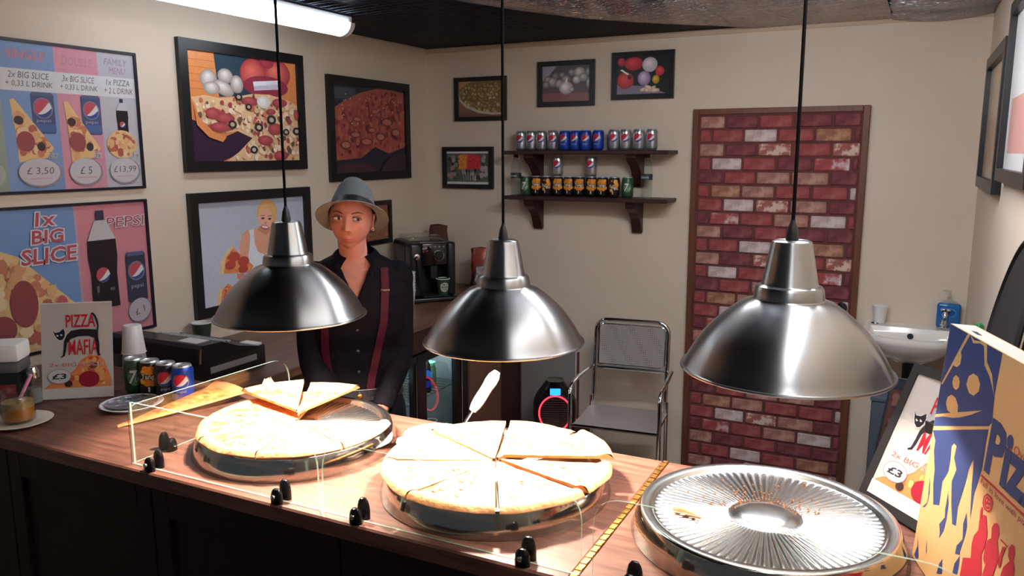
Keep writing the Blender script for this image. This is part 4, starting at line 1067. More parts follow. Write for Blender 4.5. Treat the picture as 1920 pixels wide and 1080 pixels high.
obj('waste_pipe', MB().lathe([(.026, -.141), (.026, -.235), (.02, -.238), (.02, -.34), (.03, -.342), (.03, -.40), (.018, -.405), (.018, -.5)], 18, (bcx, 4.2, bz)), 'black_plastic', t)
obj('pipe_nut', MB().lathe([(.029, -.236), (.029, -.262)], 18, (bcx, 4.2, bz)), 'white_plastic', t)
obj('waste_pipe', MB().tube([(bcx, 4.2, bz - .48), (bcx, 4.25, bz - .52), (bcx, YB - .002, bz - .52)], .018, 10), 'white_plastic', t)

def paper_cup(name, label, x, y, z, r0, r1, h, m, group=None, cat='cup'):
    t = thing(name, label, cat, (x, y, z), group)
    obj('body', MB().lathe([(0, .004), (r0, 0), (r1, h), (r1 - .002, h), (r0 - .002, .006), (0, .006)], 26, (x, y, z)), m, t)
    obj('lining', MB().lathe([(0, .0075), (r0 - .003, .0075), (r1 - .0028, h - .0005)], 26, (x, y, z)), 'white_paper', t)
    obj('rim', MB().tube([(x + r1 * math.cos(q), y + r1 * math.sin(q), z + h) for q in [2 * PI * i / 26 for i in range(26)]], .0022, 6, True), 'white_paper', t)
    return t
paper_cup('paper_cup', 'white paper cup standing on the left corner of the basin', -.105, by1 - .045, bz + .0045, .026, .036, .085, 'white_paper')
t = thing('soap_bottle', 'clear pump bottle of blue hand soap behind the basin tap', 'soap bottle', (.205, by1 - .03, bz + .004))
bl = mat('blue_soap', srgb(18, 104, 176), .12, coat=.4)
obj('body', MB().bbox(.148, .252, by1 - .042, by1 - .004, bz + .005, bz + .125, .012, 3), bl, t)
obj('neck', MB().lathe([(.045, 0), (.03, .012), (.014, .02), (.013, .035)], 18, (.2, by1 - .023, bz + .122), ry=.42), 'clear', t)
obj('pump', MB().tube([(.2, by1 - .023, bz + .15), (.2, by1 - .023, bz + .185), (.17, by1 - .04, bz + .188)], .006, 8), 'clear', t)
A = Art((.2, by1 - .0425, bz + .08), (1, 0, 0), (0, 0, 1)); A.ell(0, 0, .034, .022, srgb(70, 150, 210), 24); A.ell(0, 0, .030, .018, srgb(24, 90, 160), 24)
A.build('label', 'can_print', t)

t = thing('floor_bin', 'dark blue-grey box standing on the floor under the wash basin', 'box', (.1, 4.1, 0))
obj('body', MB().bbox(-.10, .255, 3.86, 3.98, 0, .735, .01, 2), mat('bin_bluegrey', srgb(66, 78, 92), .5), t)
obj('lid', MB().bbox(-.105, .258, 3.855, 3.985, .735, .76, .006, 2), mat('bin_lid', srgb(84, 98, 114), .4), t)

# ------------------------------------------------------------------ low cabinet on the right wall with pan, bottle and tin
t = thing('side_cabinet', 'narrow cabinet along the right wall hidden behind the pizza box', 'cabinet', (.19, 2.4, 0))
obj('body', MB().bbox(.115, XR - .003, 1.9, 2.72, 0, 1.13, .004, 1), 'brown_panel', t)
obj('top', MB().bbox(.105, XR - .002, 1.89, 2.73, 1.13, 1.155, .004, 1), 'dark_wood', t)
d = obj('door', MB().bbox(.100, .114, 1.92, 2.30, .05, 1.10, .003, 1), 'brown_panel', t); obj('knob', MB().sphere((.093, 2.27, .6), .012), 'steel', d)
d = obj('door', MB().bbox(.100, .114, 2.31, 2.70, .05, 1.10, .003, 1), 'brown_panel', t); obj('knob', MB().sphere((.093, 2.34, .6), .012), 'steel', d)
t = thing('round_pan', 'large black round pan leaning on the right wall above the pizza box', 'pan', (.24, 2.21, 1.156))
pn = V((-.985, 0, .17)).normalized(); pu = V((0, 1, 0)); pw = pn.cross(pu) * -1
if pw.z < 0: pw = -pw
pc = V((.222, 2.21, 1.156 + .252))
obj('disc', MB().lathe([(0, 0), (.245, 0), (.25, .004), (.25, .012), (.242, .013), (.238, .006), (0, .006)], 56, pc, fr=(pu, pw, pn)), 'black_matte', t)
obj('rim', MB().tube([pc + pu * (.251 * math.cos(q)) + pw * (.251 * math.sin(q)) - pn * .001 for q in [2 * PI * i / 56 for i in range(56)]], .003, 6, True), 'steel', t)
t = thing('green_bottle', 'green plastic bottle with a wide cap behind the pizza box', 'bottle', (.185, 2.56, 1.156))
gm = mat('green_plastic', srgb(34, 120, 66), .25)
obj('body', MB().lathe([(0, 0), (.036, 0), (.038, .01), (.038, .14), (.03, .165), (.018, .178)], 22, (.195, 2.56, 1.156)), gm, t)
obj('cap', MB().lathe([(.036, .172), (.038, .178), (.036, .192), (.016, .196), (.014, .214), (.010, .222), (0, .223)], 22, (.195, 2.56, 1.156)), gm, t)
t = thing('steel_tin', 'grey steel tin on the side cabinet at the right edge of the photo', 'tin', (.22, 1.96, 1.156))
obj('body', MB().bbox(.195, .262, 1.893, 1.945, 1.156, 1.40, .006, 2), mat('grey_tin', srgb(92, 92, 96), .4, .6), t)
obj('lid', MB().bbox(.192, .265, 1.8905, 1.948, 1.40, 1.42, .004, 2), 'black_plastic', t)
# ------------------------------------------------------------------ heat lamps
LAMPS = [(-1.392, 1.519, 1.453), (-.839, 1.627, 1.421), (-.189, 1.507, 1.463)]
LAMP_LABELS = ['brushed steel pendant heat lamp in front of the person, over the left pizza tray', 'middle brushed steel pendant heat lamp, left of the chrome chair', 'brushed steel pendant heat lamp in front of the brick door, over the empty tray']
prof_o = [(.0, .2385), (.030, .2385), (.0345, .2365), (.0365, .230), (.0495, .160), (.0505, .158), (.0575, .155), (.0605, .150), (.0625, .133), (.064, .131), (.082, .1245), (.100, .1115), (.119, .0955), (.138, .077), (.153, .059), (.167, .038), (.178, .0175), (.1835, .0065), (.186, .003), (.190, .0025), (.191, .0), (.1895, -.002), (.185, -.001)]
prof_i = [(.181, .003), (.176, .0165), (.165, .036), (.151, .057), (.136, .075), (.117, .0935), (.098, .1095), (.080, .1225), (.060, .128), (.055, .150), (.047, .156), (.033, .228), (0, .232)]
for li, ((x, y, z), lab) in enumerate(zip(LAMPS, LAMP_LABELS)):
    t = thing('pendant_lamp', lab, 'lamp', (x, y, z), 'heat lamps over the counter')
    obj('shade', MB().lathe(prof_o, 72, (x, y, z)), 'brushed', t, loc=(x, y, z), sharp=28)
    obj('inner_shade', MB().lathe([(.1845, -.0012)] + prof_i, 64, (x, y, z)), 'lamp_inner', t)
    obj('strain_relief', MB().lathe([(.011, .238), (.0115, .243), (.0085, .262), (.0045, .272), (.004, .276)], 16, (x, y, z)), 'black_rubber', t)
    obj('cord', MB().tube([(x, y, z + .27 + (ZC - z - .27) * k / 8) for k in range(9)], .0034, 8), 'cord', t)
    obj('socket', MB().lathe([(.022, .231), (.022, .213), (.018, .211), (0, .211)], 18, (x, y, z)), 'white_plastic', t)
    obj('bulb', MB().lathe([(.013, .215), (.015, .205), (.026, .186), (.031, .166), (.028, .146), (.016, .134), (0, .132)], 20, (x, y, z)), mat('lamp_bulb', (1, 1, 1), .4, emit=BULB_COLOR, estr=BULB_POWER[li]), t)

# ------------------------------------------------------------------ trays and pizzas
TRAYS = [(-1.410, 1.540), (-.810, 1.527), (-.216, 1.553)]
TR_H = .056
def tray_mesh(cx, cy):
    mb = MB(); n = 640
    side = [(.236, .0), (.262, .0), (.264, .004), (.2475, .050), (.245, .0545), (.240, .056), (.228, .0555), (.222, .052), (.219, .047)]
    rr = [.216, .212, .2, .18, .155, .13, .105, .085, .075, .070]
    rings = []
    vs = []; fs = []
    for r, z in side:
        rings.append(len(vs)); vs += [(cx + r * math.cos(2 * PI * i / n), cy + r * math.sin(2 * PI * i / n), FRONT_Z + z) for i in range(n)]
    for r in rr:
        rings.append(len(vs))
        amp = .0015 * max(0, min(1, (.2165 - r) / .006)) * max(0, min(1, (r - .070) / .012)) * (.5 + .5 * r / .2)
        vs += [(cx + r * math.cos(2 * PI * i / n), cy + r * math.sin(2 * PI * i / n), FRONT_Z + .046 - .004 * (1 - r / .216) + amp * math.cos(2 * PI * i * 80 / n)) for i in range(n)]
    for r, z in ((.064, .0445), (.056, .0485), (.045, .0522), (.030, .0546), (.012, .0556)):
        rings.append(len(vs)); vs += [(cx + r * math.cos(2 * PI * i / n), cy + r * math.sin(2 * PI * i / n), FRONT_Z + z) for i in range(n)]
    for a, b in zip(rings, rings[1:]):
        for i in range(n): fs.append((a + i, a + (i + 1) % n, b + (i + 1) % n, b + i))
    fs.append(tuple(rings[-1] + i for i in range(n))); fs.append(tuple(range(n))[::-1])
    return mb.add(vs, fs, True)
M['tray_side'] = mat('tray_side_steel', srgb(176, 172, 166), .11, 1.0)
tray_m = mat('tray_steel', srgb(200, 198, 193), .24, 1.0)
for (cx, cy), lab in zip(TRAYS, ('round steel tray under the left pizza', 'round steel tray under the middle pizza', 'empty round fluted steel tray with crumbs on the right')):
    o = tag(obj('pizza_tray', tray_mesh(cx, cy), tray_m, loc=(cx, cy, FRONT_Z), sharp=60), lab, 'tray', 'pizza trays')
    o.data.materials.append(M['tray_side'])
    for p in o.data.polygons[:4 * 640]: p.material_index = 1
rg = random.Random(21)
cr = MB()
for i in range(330):
    q = rg.uniform(.2, 2.9) + .25; r = abs(rg.gauss(0, .075)) + .01
    if r > .2: continue
    s = rg.uniform(.001, .0027)
    cr.sphere((TRAYS[2][0] + r * math.cos(q), TRAYS[2][1] + r * math.sin(q), FRONT_Z + .0455 + s * .4), s, s, s * .7, 5, 3)
for i in range(70):
    q = rg.uniform(0, 2 * PI); r = rg.uniform(.05, .21); s = rg.uniform(.0006, .0016)
    cr.sphere((TRAYS[2][0] + r * math.cos(q), TRAYS[2][1] + r * math.sin(q), FRONT_Z + .0475 + s * .4), s, s, s * .7, 5, 3)
o = tag(obj('pizza_crumbs', cr, mat('crumb', srgb(150, 88, 40), .7), loc=(TRAYS[2][0], TRAYS[2][1], FRONT_Z + .05)), 'golden crumbs scattered over the empty fluted tray', 'crumbs'); o['kind'] = 'stuff'
mb = MB()
mb.tube([(-.385, 1.49, FRONT_Z + .051), (-.365, 1.482, FRONT_Z + .054), (-.345, 1.478, FRONT_Z + .052), (-.325, 1.47, FRONT_Z + .051)], [.003, .006, .0055, .002], 7)
tag(obj('crust_piece', mb, 'crust', loc=(-.355, 1.48, FRONT_Z + .05)), 'small broken piece of crust lying on the empty tray', 'crust')

def pizza_slice(cx, cy, a0, a1, R, z, label, group, shift=(0, 0), lift=0.0, tilt=0.0, seed=0, curl=0.0, top_m='cheese'):
    """wedge from angle a0 to a1 with a raised crust; tilt lifts the crust end"""
    am = (a0 + a1) / 2
    c0 = V((cx + shift[0] + math.cos(am) * R * .6, cy + shift[1] + math.sin(am) * R * .6, z + lift))
    t = thing('pizza_slice', label, 'pizza slice', tuple(c0), group)
    NA, NR = 10, 12
    def P(r, a, dz):
        edge = 1 + .018 * noise.noise(V((math.cos(a) * 4, math.sin(a) * 4, seed)))
        rr = r * R * edge
        h = lift + tilt * r * R + curl * (r ** 2) * math.cos((a - am) * 3) + dz
        return V((cx + shift[0] + rr * math.cos(a), cy + shift[1] + rr * math.sin(a), z + h))
    def top(r, a):
        n1 = noise.noise(V((r * R * math.cos(a) * 28, r * R * math.sin(a) * 28, seed)))
        if r < .87: return .0068 + .0020 * n1
        u = (r - .87) / .13
        return .0068 + .0058 * math.sin(PI * min(1, u * .95)) + .002 * n1 - .006 * max(0, u - .8) / .2
    ch = MB().grid(lambda u, v: P(.02 + .85 * v, a0 + (a1 - a0) * u, top(.02 + .85 * v, a0 + (a1 - a0) * u)), NA, NR)
    obj('cheese_topping', ch, top_m, t, sharp=180)
    cb = MB().grid(lambda u, v: P(.87 + .13 * v, a0 + (a1 - a0) * u, top(.87 + .13 * v, a0 + (a1 - a0) * u)), NA, 5)
    cb.grid(lambda u, v: P(.02 + .98 * v, a1 + (a0 - a1) * u, .0), NA, 4)
    cb.grid(lambda u, v: P(1.0, a0 + (a1 - a0) * (u), (1 - v) * 0 + v * top(1.0, a0 + (a1 - a0) * u)), NA, 1)
    for a in (a0, a1):
        cb.grid(lambda u, v: P(.02 + .98 * u, a, v * top(.02 + .98 * u, a)), 14, 1)
    obj('crust', cb, 'crust', t, sharp=60)
    rgx = random.Random(seed * 7 + 1); sp = MB()
    for k in range(7):
        r = rgx.uniform(.35, .82); a = am + (a1 - a0) * rgx.uniform(-.36, .36); s = rgx.uniform(.005, .011)
        p = P(r, a, top(r, a) + .0006); sp.sphere(p, s, s * .8, .0022, 8, 4)
    obj('topping_spots', sp, M['sauce'], t)['kind'] = 'stuff'
    return t
M['sauce'] = mat('roasted_spots', srgb(196, 96, 50), .5, noise_amt=.2)
D = math.radians
z0 = FRONT_Z + TR_H + .001
# left tray: one slice missing at the back right, two slices lifted over the rest at the back
segs = [(-22, 24, 0), (-70, -23, 0), (-118, -71, 0), (-165, -119, 0), (-209, -166, 0), (-246, -210, 0)]
names = ['slice of the left pizza at its right-hand side, beside the gap', 'slice of the left pizza at its front right', 'slice of the left pizza nearest the glass', 'slice of the left pizza at its front left', 'slice of the left pizza at its far left end', 'slice of the left pizza at its back left, under the lifted slices']
for i, (a, b, l) in enumerate(segs):
    pizza_slice(*TRAYS[0], D(a), D(b), .249, z0, names[i], 'slices of the left pizza', seed=i + 1)
pizza_slice(TRAYS[0][0], TRAYS[0][1], D(88), D(122), .26, z0, 'lifted slice at the back of the left pizza, beside the empty wedge', 'slices of the left pizza', (.0, .0), .020, .02, 21)
pizza_slice(TRAYS[0][0], TRAYS[0][1], D(127), D(168), .258, z0, 'lifted slice at the back left of the left pizza, beside the napkin', 'slices of the left pizza', (-.005, .01), .024, .03, 22)
# middle tray: eight slices, a few pushed apart
segs = [(22, 62, (.010, .010), .012), (66, 109, (0, .005), .004), (111, 157, (-.004, .003), .002), (158, 205, (-.005, 0), 0), (206, 252, (-.002, -.003), 0), (253, 298, (.0, -.003), 0), (299, 343, (.004, -.001), 0), (344, 380, (.009, .003), .004)]
names = ['raised slice at the back right of the middle pizza', 'slice at the back of the middle pizza, below the lamp', 'slice at the back left of the middle pizza, by the spatula', 'slice at the left end of the middle pizza', 'slice at the front left of the middle pizza', 'slice at the front of the middle pizza', 'slice at the front right of the middle pizza', 'slice at the right end of the middle pizza']
for i, (a, b, s, l) in enumerate(segs):
    pizza_slice(*TRAYS[1], D(a), D(b), .257, z0, names[i], 'slices of the middle pizza', s, l, .015 if i == 0 else 0, 30 + i)
# single big slice lying on the counter
def big_slice():
    tip, end = V((-1.945, 1.400, 0)), V((-1.868, 1.775, 0))
    return tip, end
tip, end = big_slice(); L = (end - tip).length; ang = math.atan2(end.y - tip.y, end.x - tip.x)
pizza_slice(tip.x, tip.y, ang - .21, ang + .21, L, FRONT_Z + .001, 'single long pizza slice lying on the dark counter behind the glass end panel', None, tilt=.05, seed=50, curl=.012, top_m='cheese_brown')

# white plate with the pizza server
t = thing('serving_plate', 'white plate with the pizza server, between the two pizzas', 'plate', (-1.075, 1.735, FRONT_Z))
px_, py_ = -1.100, 1.733
obj('plate', MB().lathe([(0, .003), (.06, .003), (.058, 0), (.062, .002), (.086, .010), (.088, .012), (.085, .013), (.061, .006), (0, .006)], 40, (px_, py_, FRONT_Z)), 'white_plastic', t)
t = thing('pizza_server', 'white-handled steel pizza server resting on the white plate', 'spatula', (-1.08, 1.73, FRONT_Z + .01))
bd = V((-.6, -.8, 0)).normalized(); bs = V((-bd.y, bd.x, 0)); bo = V((-1.055, 1.755, FRONT_Z + .0145))
blade = [(-.01, -.016), (.03, -.045), (.10, -.052), (.15, -.03), (.165, 0), (.15, .03), (.10, .052), (.03, .045), (-.01, .016)]
obj('blade', MB().prism(blade, bo, bd, bs, V((0, 0, 1)), 0, .0015), mat('server_steel', srgb(226, 224, 220), .5, .5), t)
nk = [bo + bd * .0, bo - bd * .02 + V((0, 0, .004)), bo - bd * .03 + V((.004, .004, .032)), bo - bd * .045 + V((.006, .006, .055))]
obj('neck', MB().tube(nk, [.014, .014, .011, .009], 10, flat=.35), 'steel', t)
h0 = nk[-1]; h1 = h0 - bd * .03 + V((.034, .022, .105))
obj('handle', MB().tube([h0.lerp(h1, k / 8) for k in range(9)], [.010, .0145, .016, .016, .0155, .016, .0175, .016, .009], 14), 'white_plastic', t)

# ------------------------------------------------------------------ glass guards
GY, GT = 1.25, .005
def round_poly(pts, rad, n=8):
    out = []; N2 = len(pts)
    for i, p in enumerate(pts):
        r = rad[i]; p = V((*p, 0)); a = V((*pts[i - 1], 0)); b = V((*pts[(i + 1) % N2], 0))
        if r <= 0: out.append((p.x, p.y)); continue
        d0, d1 = (a - p).normalized(), (b - p).normalized(); s, e = p + d0 * r, p + d1 * r
        for k in range(n + 1):
            u = k / n; q = s.lerp(p, u).lerp(p.lerp(e, u), u); out.append((q.x, q.y))
    return out
def glass_panel(label, O, U, N, poly):
    t = thing('glass_guard', label, 'glass panel', tuple(O), 'glass guards along the counter')
    W = V((0, 0, 1)); O, U, N = V(O), V(U), V(N)
    mb = MB()
    n = len(poly)
    mb.add([O + U * a + W * b + N * (GT / 2) for a, b in poly], [tuple(range(n))])
    mb.add([O + U * a + W * b - N * (GT / 2) for a, b in poly], [tuple(range(n))[::-1]])
    obj('pane', mb, 'glass', t)
    ed = MB(); vs = [O + U * a + W * b + N * s * (GT / 2) for s in (1, -1) for a, b in poly]
    ed.add(vs, [(i, (i + 1) % n, n + (i + 1) % n, n + i) for i in range(n)], True)
    obj('polished_edge', ed, 'glass_edge', t)
HG = .160
zb = .0015
for x0, x1, r0, r1, lab in ((-1.672, -1.092, .0, .07, 'left front glass guard, before the left pizza'), (-1.080, -.488, .07, .06, 'middle front glass guard, before the middle pizza'), (-.466, .135, .06, .09, 'right front glass guard, before the empty tray')):
    w = x1 - x0; poly = round_poly([(0, zb), (w, zb), (w, HG), (0, HG)], [.008 if r0 else 0, .008, r1, r0])
    glass_panel(lab, (x0, GY, FRONT_Z), (1, 0, 0), (0, -1, 0), poly)
glass_panel('glass end panel standing across the counter left of the left pizza', (-1.680, GY - .003, FRONT_Z), (0, 1, 0), (1, 0, 0), round_poly([(0, zb), (.565, zb), (.565, .142), (.0, .150)], [0, .005, .075, .03]))
def clamp(x, y, ang, label):
    t = thing('glass_clamp', label, 'clamp', (x, y, FRONT_Z), 'black clamps holding the glass')
    c, s = math.cos(ang), math.sin(ang); U = V((c, s, 0)); N = V((-s, c, 0)); o = V((x, y, FRONT_Z))
    for sg, nm, m in ((1, 'inner_jaw', 'black_gloss'), (-1, 'outer_jaw', 'black_gloss')):
        h = .046 if sg > 0 else .034
        mb = MB(); prof = [(.0, 0), (1.0, 0), (1.0, .35), (.93, .6), (.75, .82), (.45, .96), (0, 1.0)]
        mb.lathe(prof, 20, o + N * (sg * .0135), fr=(U * .0155, N * .0102, V((0, 0, h))))
        obj(nm, mb, m, t)
    obj('screw', MB().lathe([(.0055, 0), (.0055, .004), (0, .006)], 12, o + V((0, 0, .018)) - N * .0235, fr=(U, V((0, 0, 1)), -N)), 'chrome', t)
M['black_gloss'] = mat('clamp_black_chrome', srgb(40, 36, 38), .12, .75)
clamp(-1.604, GY, 0, 'clamp at the left end of the left front glass')
clamp(-1.680, 1.355, PI / 2, 'clamp on the glass end panel')
clamp(-1.200, GY, 0, 'clamp at the right end of the left front glass')
clamp(-.985, GY, 0, 'clamp at the left end of the middle front glass')
clamp(-.600, GY, 0, 'clamp at the right end of the middle front glass')
clamp(-.392, GY, 0, 'clamp at the left end of the right front glass, at the photo bottom')

# ------------------------------------------------------------------ price card with the black cat, printed twice
def cat_card(A, w, h):
    K, R_ = srgb(34, 34, 40), srgb(196, 34, 52)
    u = lambda x: x * w; v = lambda y: (1 - y) * h
    pp = lambda pts: [(u(a), v(b)) for a, b in pts]
    A.rect(0, 0, w, h, srgb(196, 192, 188))
    rg = random.Random(31)
    A.poly(pp([(.55, .60), (.66, .55), (.80, .56), (.88, .62), (.97, .82), (.97, .89), (.02, .89), (.12, .84), (.30, .80), (.46, .70)]), srgb(226, 130, 80))
    pizza_fill(A, pp([(.56, .61), (.68, .56), (.80, .57), (.87, .63), (.96, .83), (.96, .885), (.04, .885), (.14, .845), (.32, .81), (.48, .71)]), 70, w * .045, rg, CHEESE + [srgb(214, 84, 56)], srgb(228, 140, 84))
    A.ell(u(.66), v(.805), w * .145, h * .085, srgb(150, 30, 50), 26); A.poly(pp([(.5, .89), (.85, .89), (.85, .92), (.5, .92)]), srgb(214, 210, 206)); A.rect(0, v(1), w, v(.89), srgb(214, 210, 206))
    A.ell(u(.72), v(.66), w * .065, h * .035, srgb(110, 50, 40), 18); A.ell(u(.37), v(.845), w * .055, h * .035, srgb(60, 40, 40), 16)
    A.text('PIZZA', u(.35), v(.255), u(.765), v(.12), R_, .0, None, .03, .015)
    A.text('MAFIA', u(.38), v(.545), u(.80), v(.385), R_, .0, None, .03, .012)
    # the cat: body bridge, legs, tail, head
    body = [(.36, .335), (.42, .29), (.55, .275), (.68, .278), (.77, .285), (.80, .30), (.80, .36), (.815, .44), (.815, .54), (.835, .56), (.79, .565), (.775, .50), (.765, .42), (.745, .375), (.66, .35), (.52, .352), (.42, .375), (.36, .42), (.345, .50), (.325, .555), (.275, .57), (.268, .558), (.30, .545), (.315, .47), (.32, .40)]
    A.poly(pp(body), K)
    tail = [(.775, .30), (.79, .25), (.775, .20), (.755, .155), (.725, .125), (.705, .12), (.71, .105), (.745, .11), (.775, .14), (.80, .19), (.812, .25), (.80, .31)]
    A.poly(pp(tail), K)
    A.poly(pp([(.155, .29), (.19, .30), (.25, .295), (.33, .268), (.345, .30), (.345, .345), (.31, .385), (.265, .395), (.215, .37), (.185, .335)]), srgb(226, 222, 218))
    A.poly(pp([(.165, .285), (.20, .305), (.26, .298), (.315, .265), (.335, .30), (.332, .345), (.305, .378), (.265, .388), (.22, .365), (.195, .335)]), K)
    for a, b in ((.232, .335), (.285, .328)): A.poly(pp([(a - .018, b - .008), (a + .018, b + .002), (a + .005, b + .012), (a - .012, b + .008)]), srgb(226, 224, 220))
    A.text('2x BIG SLICE', u(.11), v(.665), u(.86), v(.625), srgb(190, 70, 70), .15, srgb(222, 216, 210), .04)
    A.ell(u(.245), v(.765), w * .165, h * .078, srgb(150, 140, 140), 30); A.ell(u(.245), v(.765), w * .155, h * .072, srgb(208, 206, 206), 30)
    A.text('£3', u(.145), v(.795), u(.345), v(.735), srgb(50, 50, 58), .1, None, 0, .03)

O = V((-2.371, 1.469, FRONT_Z + .004)); U = V((.797, .603, 0)).normalized(); Nn = V((U.y, -U.x, 0)); lean = .20
W = (V((0, 0, 1)) * math.cos(lean) - Nn * math.sin(lean))
t = thing('price_card', 'white price card with a black cat and red lettering in a clear stand, far left', 'sign', tuple(O))
NN = U.cross(W)
obj('stand', MB().prism([(0, 0), (.207, 0), (.207, .30), (0, .30)], O, U, W, NN, -.004, -.0022).prism([(0, 0), (.207, 0), (.207, .004), (0, .004)], O - V((0, 0, .002)), U, -Nn, V((0, 0, 1)), -.002, .0).prism([(0, 0), (.207, 0), (.207, .075), (0, .075)], O - V((0, 0, .003)), U, -Nn, V((0, 0, 1)), -.001, .001), 'clear', t)
obj('card', MB().prism([(0, 0), (.207, 0), (.207, .30), (0, .30)], O, U, W, NN, -.0016, -.0006), 'white_paper', t)
A = Art(O, U, W); cat_card(A, .207, .297); A.build('card_print', 'matte_print', t)

# framed card leaning at the right end of the counter
O = V((-.061, 1.832, FRONT_Z + .006)); U = V((.661, -.750, 0)).normalized(); back = V((.750, .661, 0)); l = math.radians(23)
W = V((0, 0, 1)) * math.cos(l) + back * math.sin(l); NN = U.cross(W)
t = thing('framed_price_card', 'black-framed price card with a black cat leaning beside the pizza box', 'sign', tuple(O))
w, h, b = .243, .320, .020
for p in ([(0, 0), (w, 0), (w - b, b), (b, b)], [(w, 0), (w, h), (w - b, h - b), (w - b, b)], [(w, h), (0, h), (b, h - b), (w - b, h - b)], [(0, h), (0, 0), (b, b), (b, h - b)]):
    obj('frame_bar', MB().prism(p, O, U, W, NN, -.012, .002), 'black_matte', t)
obj('backing', MB().prism([(.002, .002), (w - .002, .002), (w - .002, h - .002), (.002, h - .002)], O, U, W, NN, -.012, -.0015), 'white_paper', t)
obj('easel_leg', MB().prism([(.08, .16), (.16, .16), (.15, .17), (.09, .17)], O, U, W, NN, -.014, -.012).prism([(.09, 0), (.15, 0), (.14, .205), (.10, .205)], O + back * .105 - V((0, 0, .002)), U, V((0, 0, 1)) * .985 - back * .17, back, 0, .004), 'black_matte', t)
A = Art(O + U * b + W * b - NN * .001, U, W); cat_card(A, w - 2 * b, h - 2 * b); A.build('card_print', 'matte_print', t)
# dark photo board standing on the floor behind it
O = V((-.165, 2.80, .001)); U2 = V((.98, -.199, 0)).normalized(); W = V((.13, .0, 1)).normalized()
t = thing('photo_board', 'dark brown photo board standing on the floor behind the black-framed price card', 'sign', tuple(O + U2 * .15))
BN = U2.cross(W).normalized()
obj('board', MB().prism([(0, 0), (.28, 0), (.28, 1.14), (0, 1.14)], O, U2, W, BN, -.012, 0), mat('board_edge', srgb(44, 50, 60), .5), t)
obj('foot', MB().prism([(.02, 0), (.26, 0), (.26, .03), (.02, .03)], O, U2, V((0, 0, 1)), BN, -.10, -.013), 'black_matte', t)
A = Art(O + BN * .0002, U2, W); A.rect(.008, .5, .05, 1.10, srgb(96, 64, 60)); pizza_fill(A, [(.008, .6), (.05, .6), (.05, 1.10), (.008, 1.10)], 40, .012, random.Random(40), [srgb(120, 78, 66), srgb(86, 56, 60), srgb(140, 100, 90)], srgb(100, 66, 62)); A.rect(.05, .5, .275, 1.10, srgb(52, 60, 72))
A.build('board_print', 'matte_print', t)

# ------------------------------------------------------------------ pizza box
O = V((.049, 1.592, FRONT_Z + .0038)); EU = V((.298, -.955, 0)).normalized(); EN = V((.955, .298, 0))
EV = (EN * (.0304 / .45) + V((0, 0, 1))).normalized(); BW, BH, BT = .455, .452, .042
NB = EU.cross(EV).normalized()
t = thing('pizza_box', 'large kraft pizza box with blue and red print, standing on edge at the right', 'box', tuple(O))
if NB.dot(EN) > 0: NB = -NB
obj('lid', MB().prism([(0, 0), (BW, 0), (BW, BH), (0, BH)], O, EU, EV, NB, -.0025, 0).prism([(0, 0), (BW, 0), (BW, BH), (0, BH)], O, EU, EV, NB, -BT, -BT + .0025), 'kraft', t)
sd = MB().prism([(0, .0), (BW, .0), (BW, .0025), (0, .0025)], O, EU, EV, NB, -BT + .0026, -.0026).prism([(0, BH - .0025), (BW, BH - .0025), (BW, BH), (0, BH)], O, EU, EV, NB, -BT + .0026, -.0026)
sd.prism([(0, .0026), (.0025, .0026), (.0025, BH - .0026), (0, BH - .0026)], O, EU, EV, NB, -BT + .0026, -.0026).prism([(BW - .0025, .0026), (BW, .0026), (BW, BH - .0026), (BW - .0025, BH - .0026)], O, EU, EV, NB, -BT + .0026, -.0026)
obj('side_wall', sd, 'card_grey', t)
obj('hand_slot', MB().prism([(.055, .014), (.085, .012), (.09, .018), (.06, .021)], O + EV * BH, EU, -NB, EV, -.0005, .0004), 'black_matte', t)
A = Art(O + NB * .0002, EU, EV)
if A.N.dot(NB) < 0: A.N = -A.N
BL, KR, RD = srgb(46, 60, 108), srgb(198, 158, 106), srgb(178, 40, 56)
A.poly([(.001, .451), (.2127, .451), (.212, .386), (.2194, .342), (.212, .3326), (.001, .2585)], BL)
for pts in ([[.0786, .4514], [.0888, .4513], [.01, .3419], [.002, .3386]], [[.0911, .4506], [.1077, .4464], [.1423, .4518], [.157, .45], [.1662, .4253], [.1916, .4108], [.2104, .3817], [.2148, .3793], [.2016, .3906], [.1852, .4051], [.1602, .4177], [.1468, .4459], [.1315, .4469], [.1052, .4405]],
            [[.0615, .4183], [.0693, .4076], [.0694, .395], [.0581, .3863], [.0412, .3851]], [[.0598, .3728], [.0722, .3719], [.0801, .3646], [.0792, .3556], [.0702, .3485], [.0578, .3491], [.05, .3556], [.0506, .3656]],
            [[.1258, .3941], [.1438, .3941], [.157, .3845], [.1564, .3722], [.1401, .3599], [.122, .3593], [.1068, .3694], [.1096, .3842]], [[.0553, .3356], [.0738, .3355], [.0891, .326], [.0913, .3155], [.0706, .3053], [.0499, .3048], [.0381, .3142], [.0404, .3265]],
            [[.0029, .282], [.0518, .3005], [.1009, .3187], [.1435, .3343], [.1809, .3484], [.1426, .3278], [.1045, .3104], [.0769, .3001], [.0355, .2887], [.0011, .2757]]): A.poly(pts, KR)
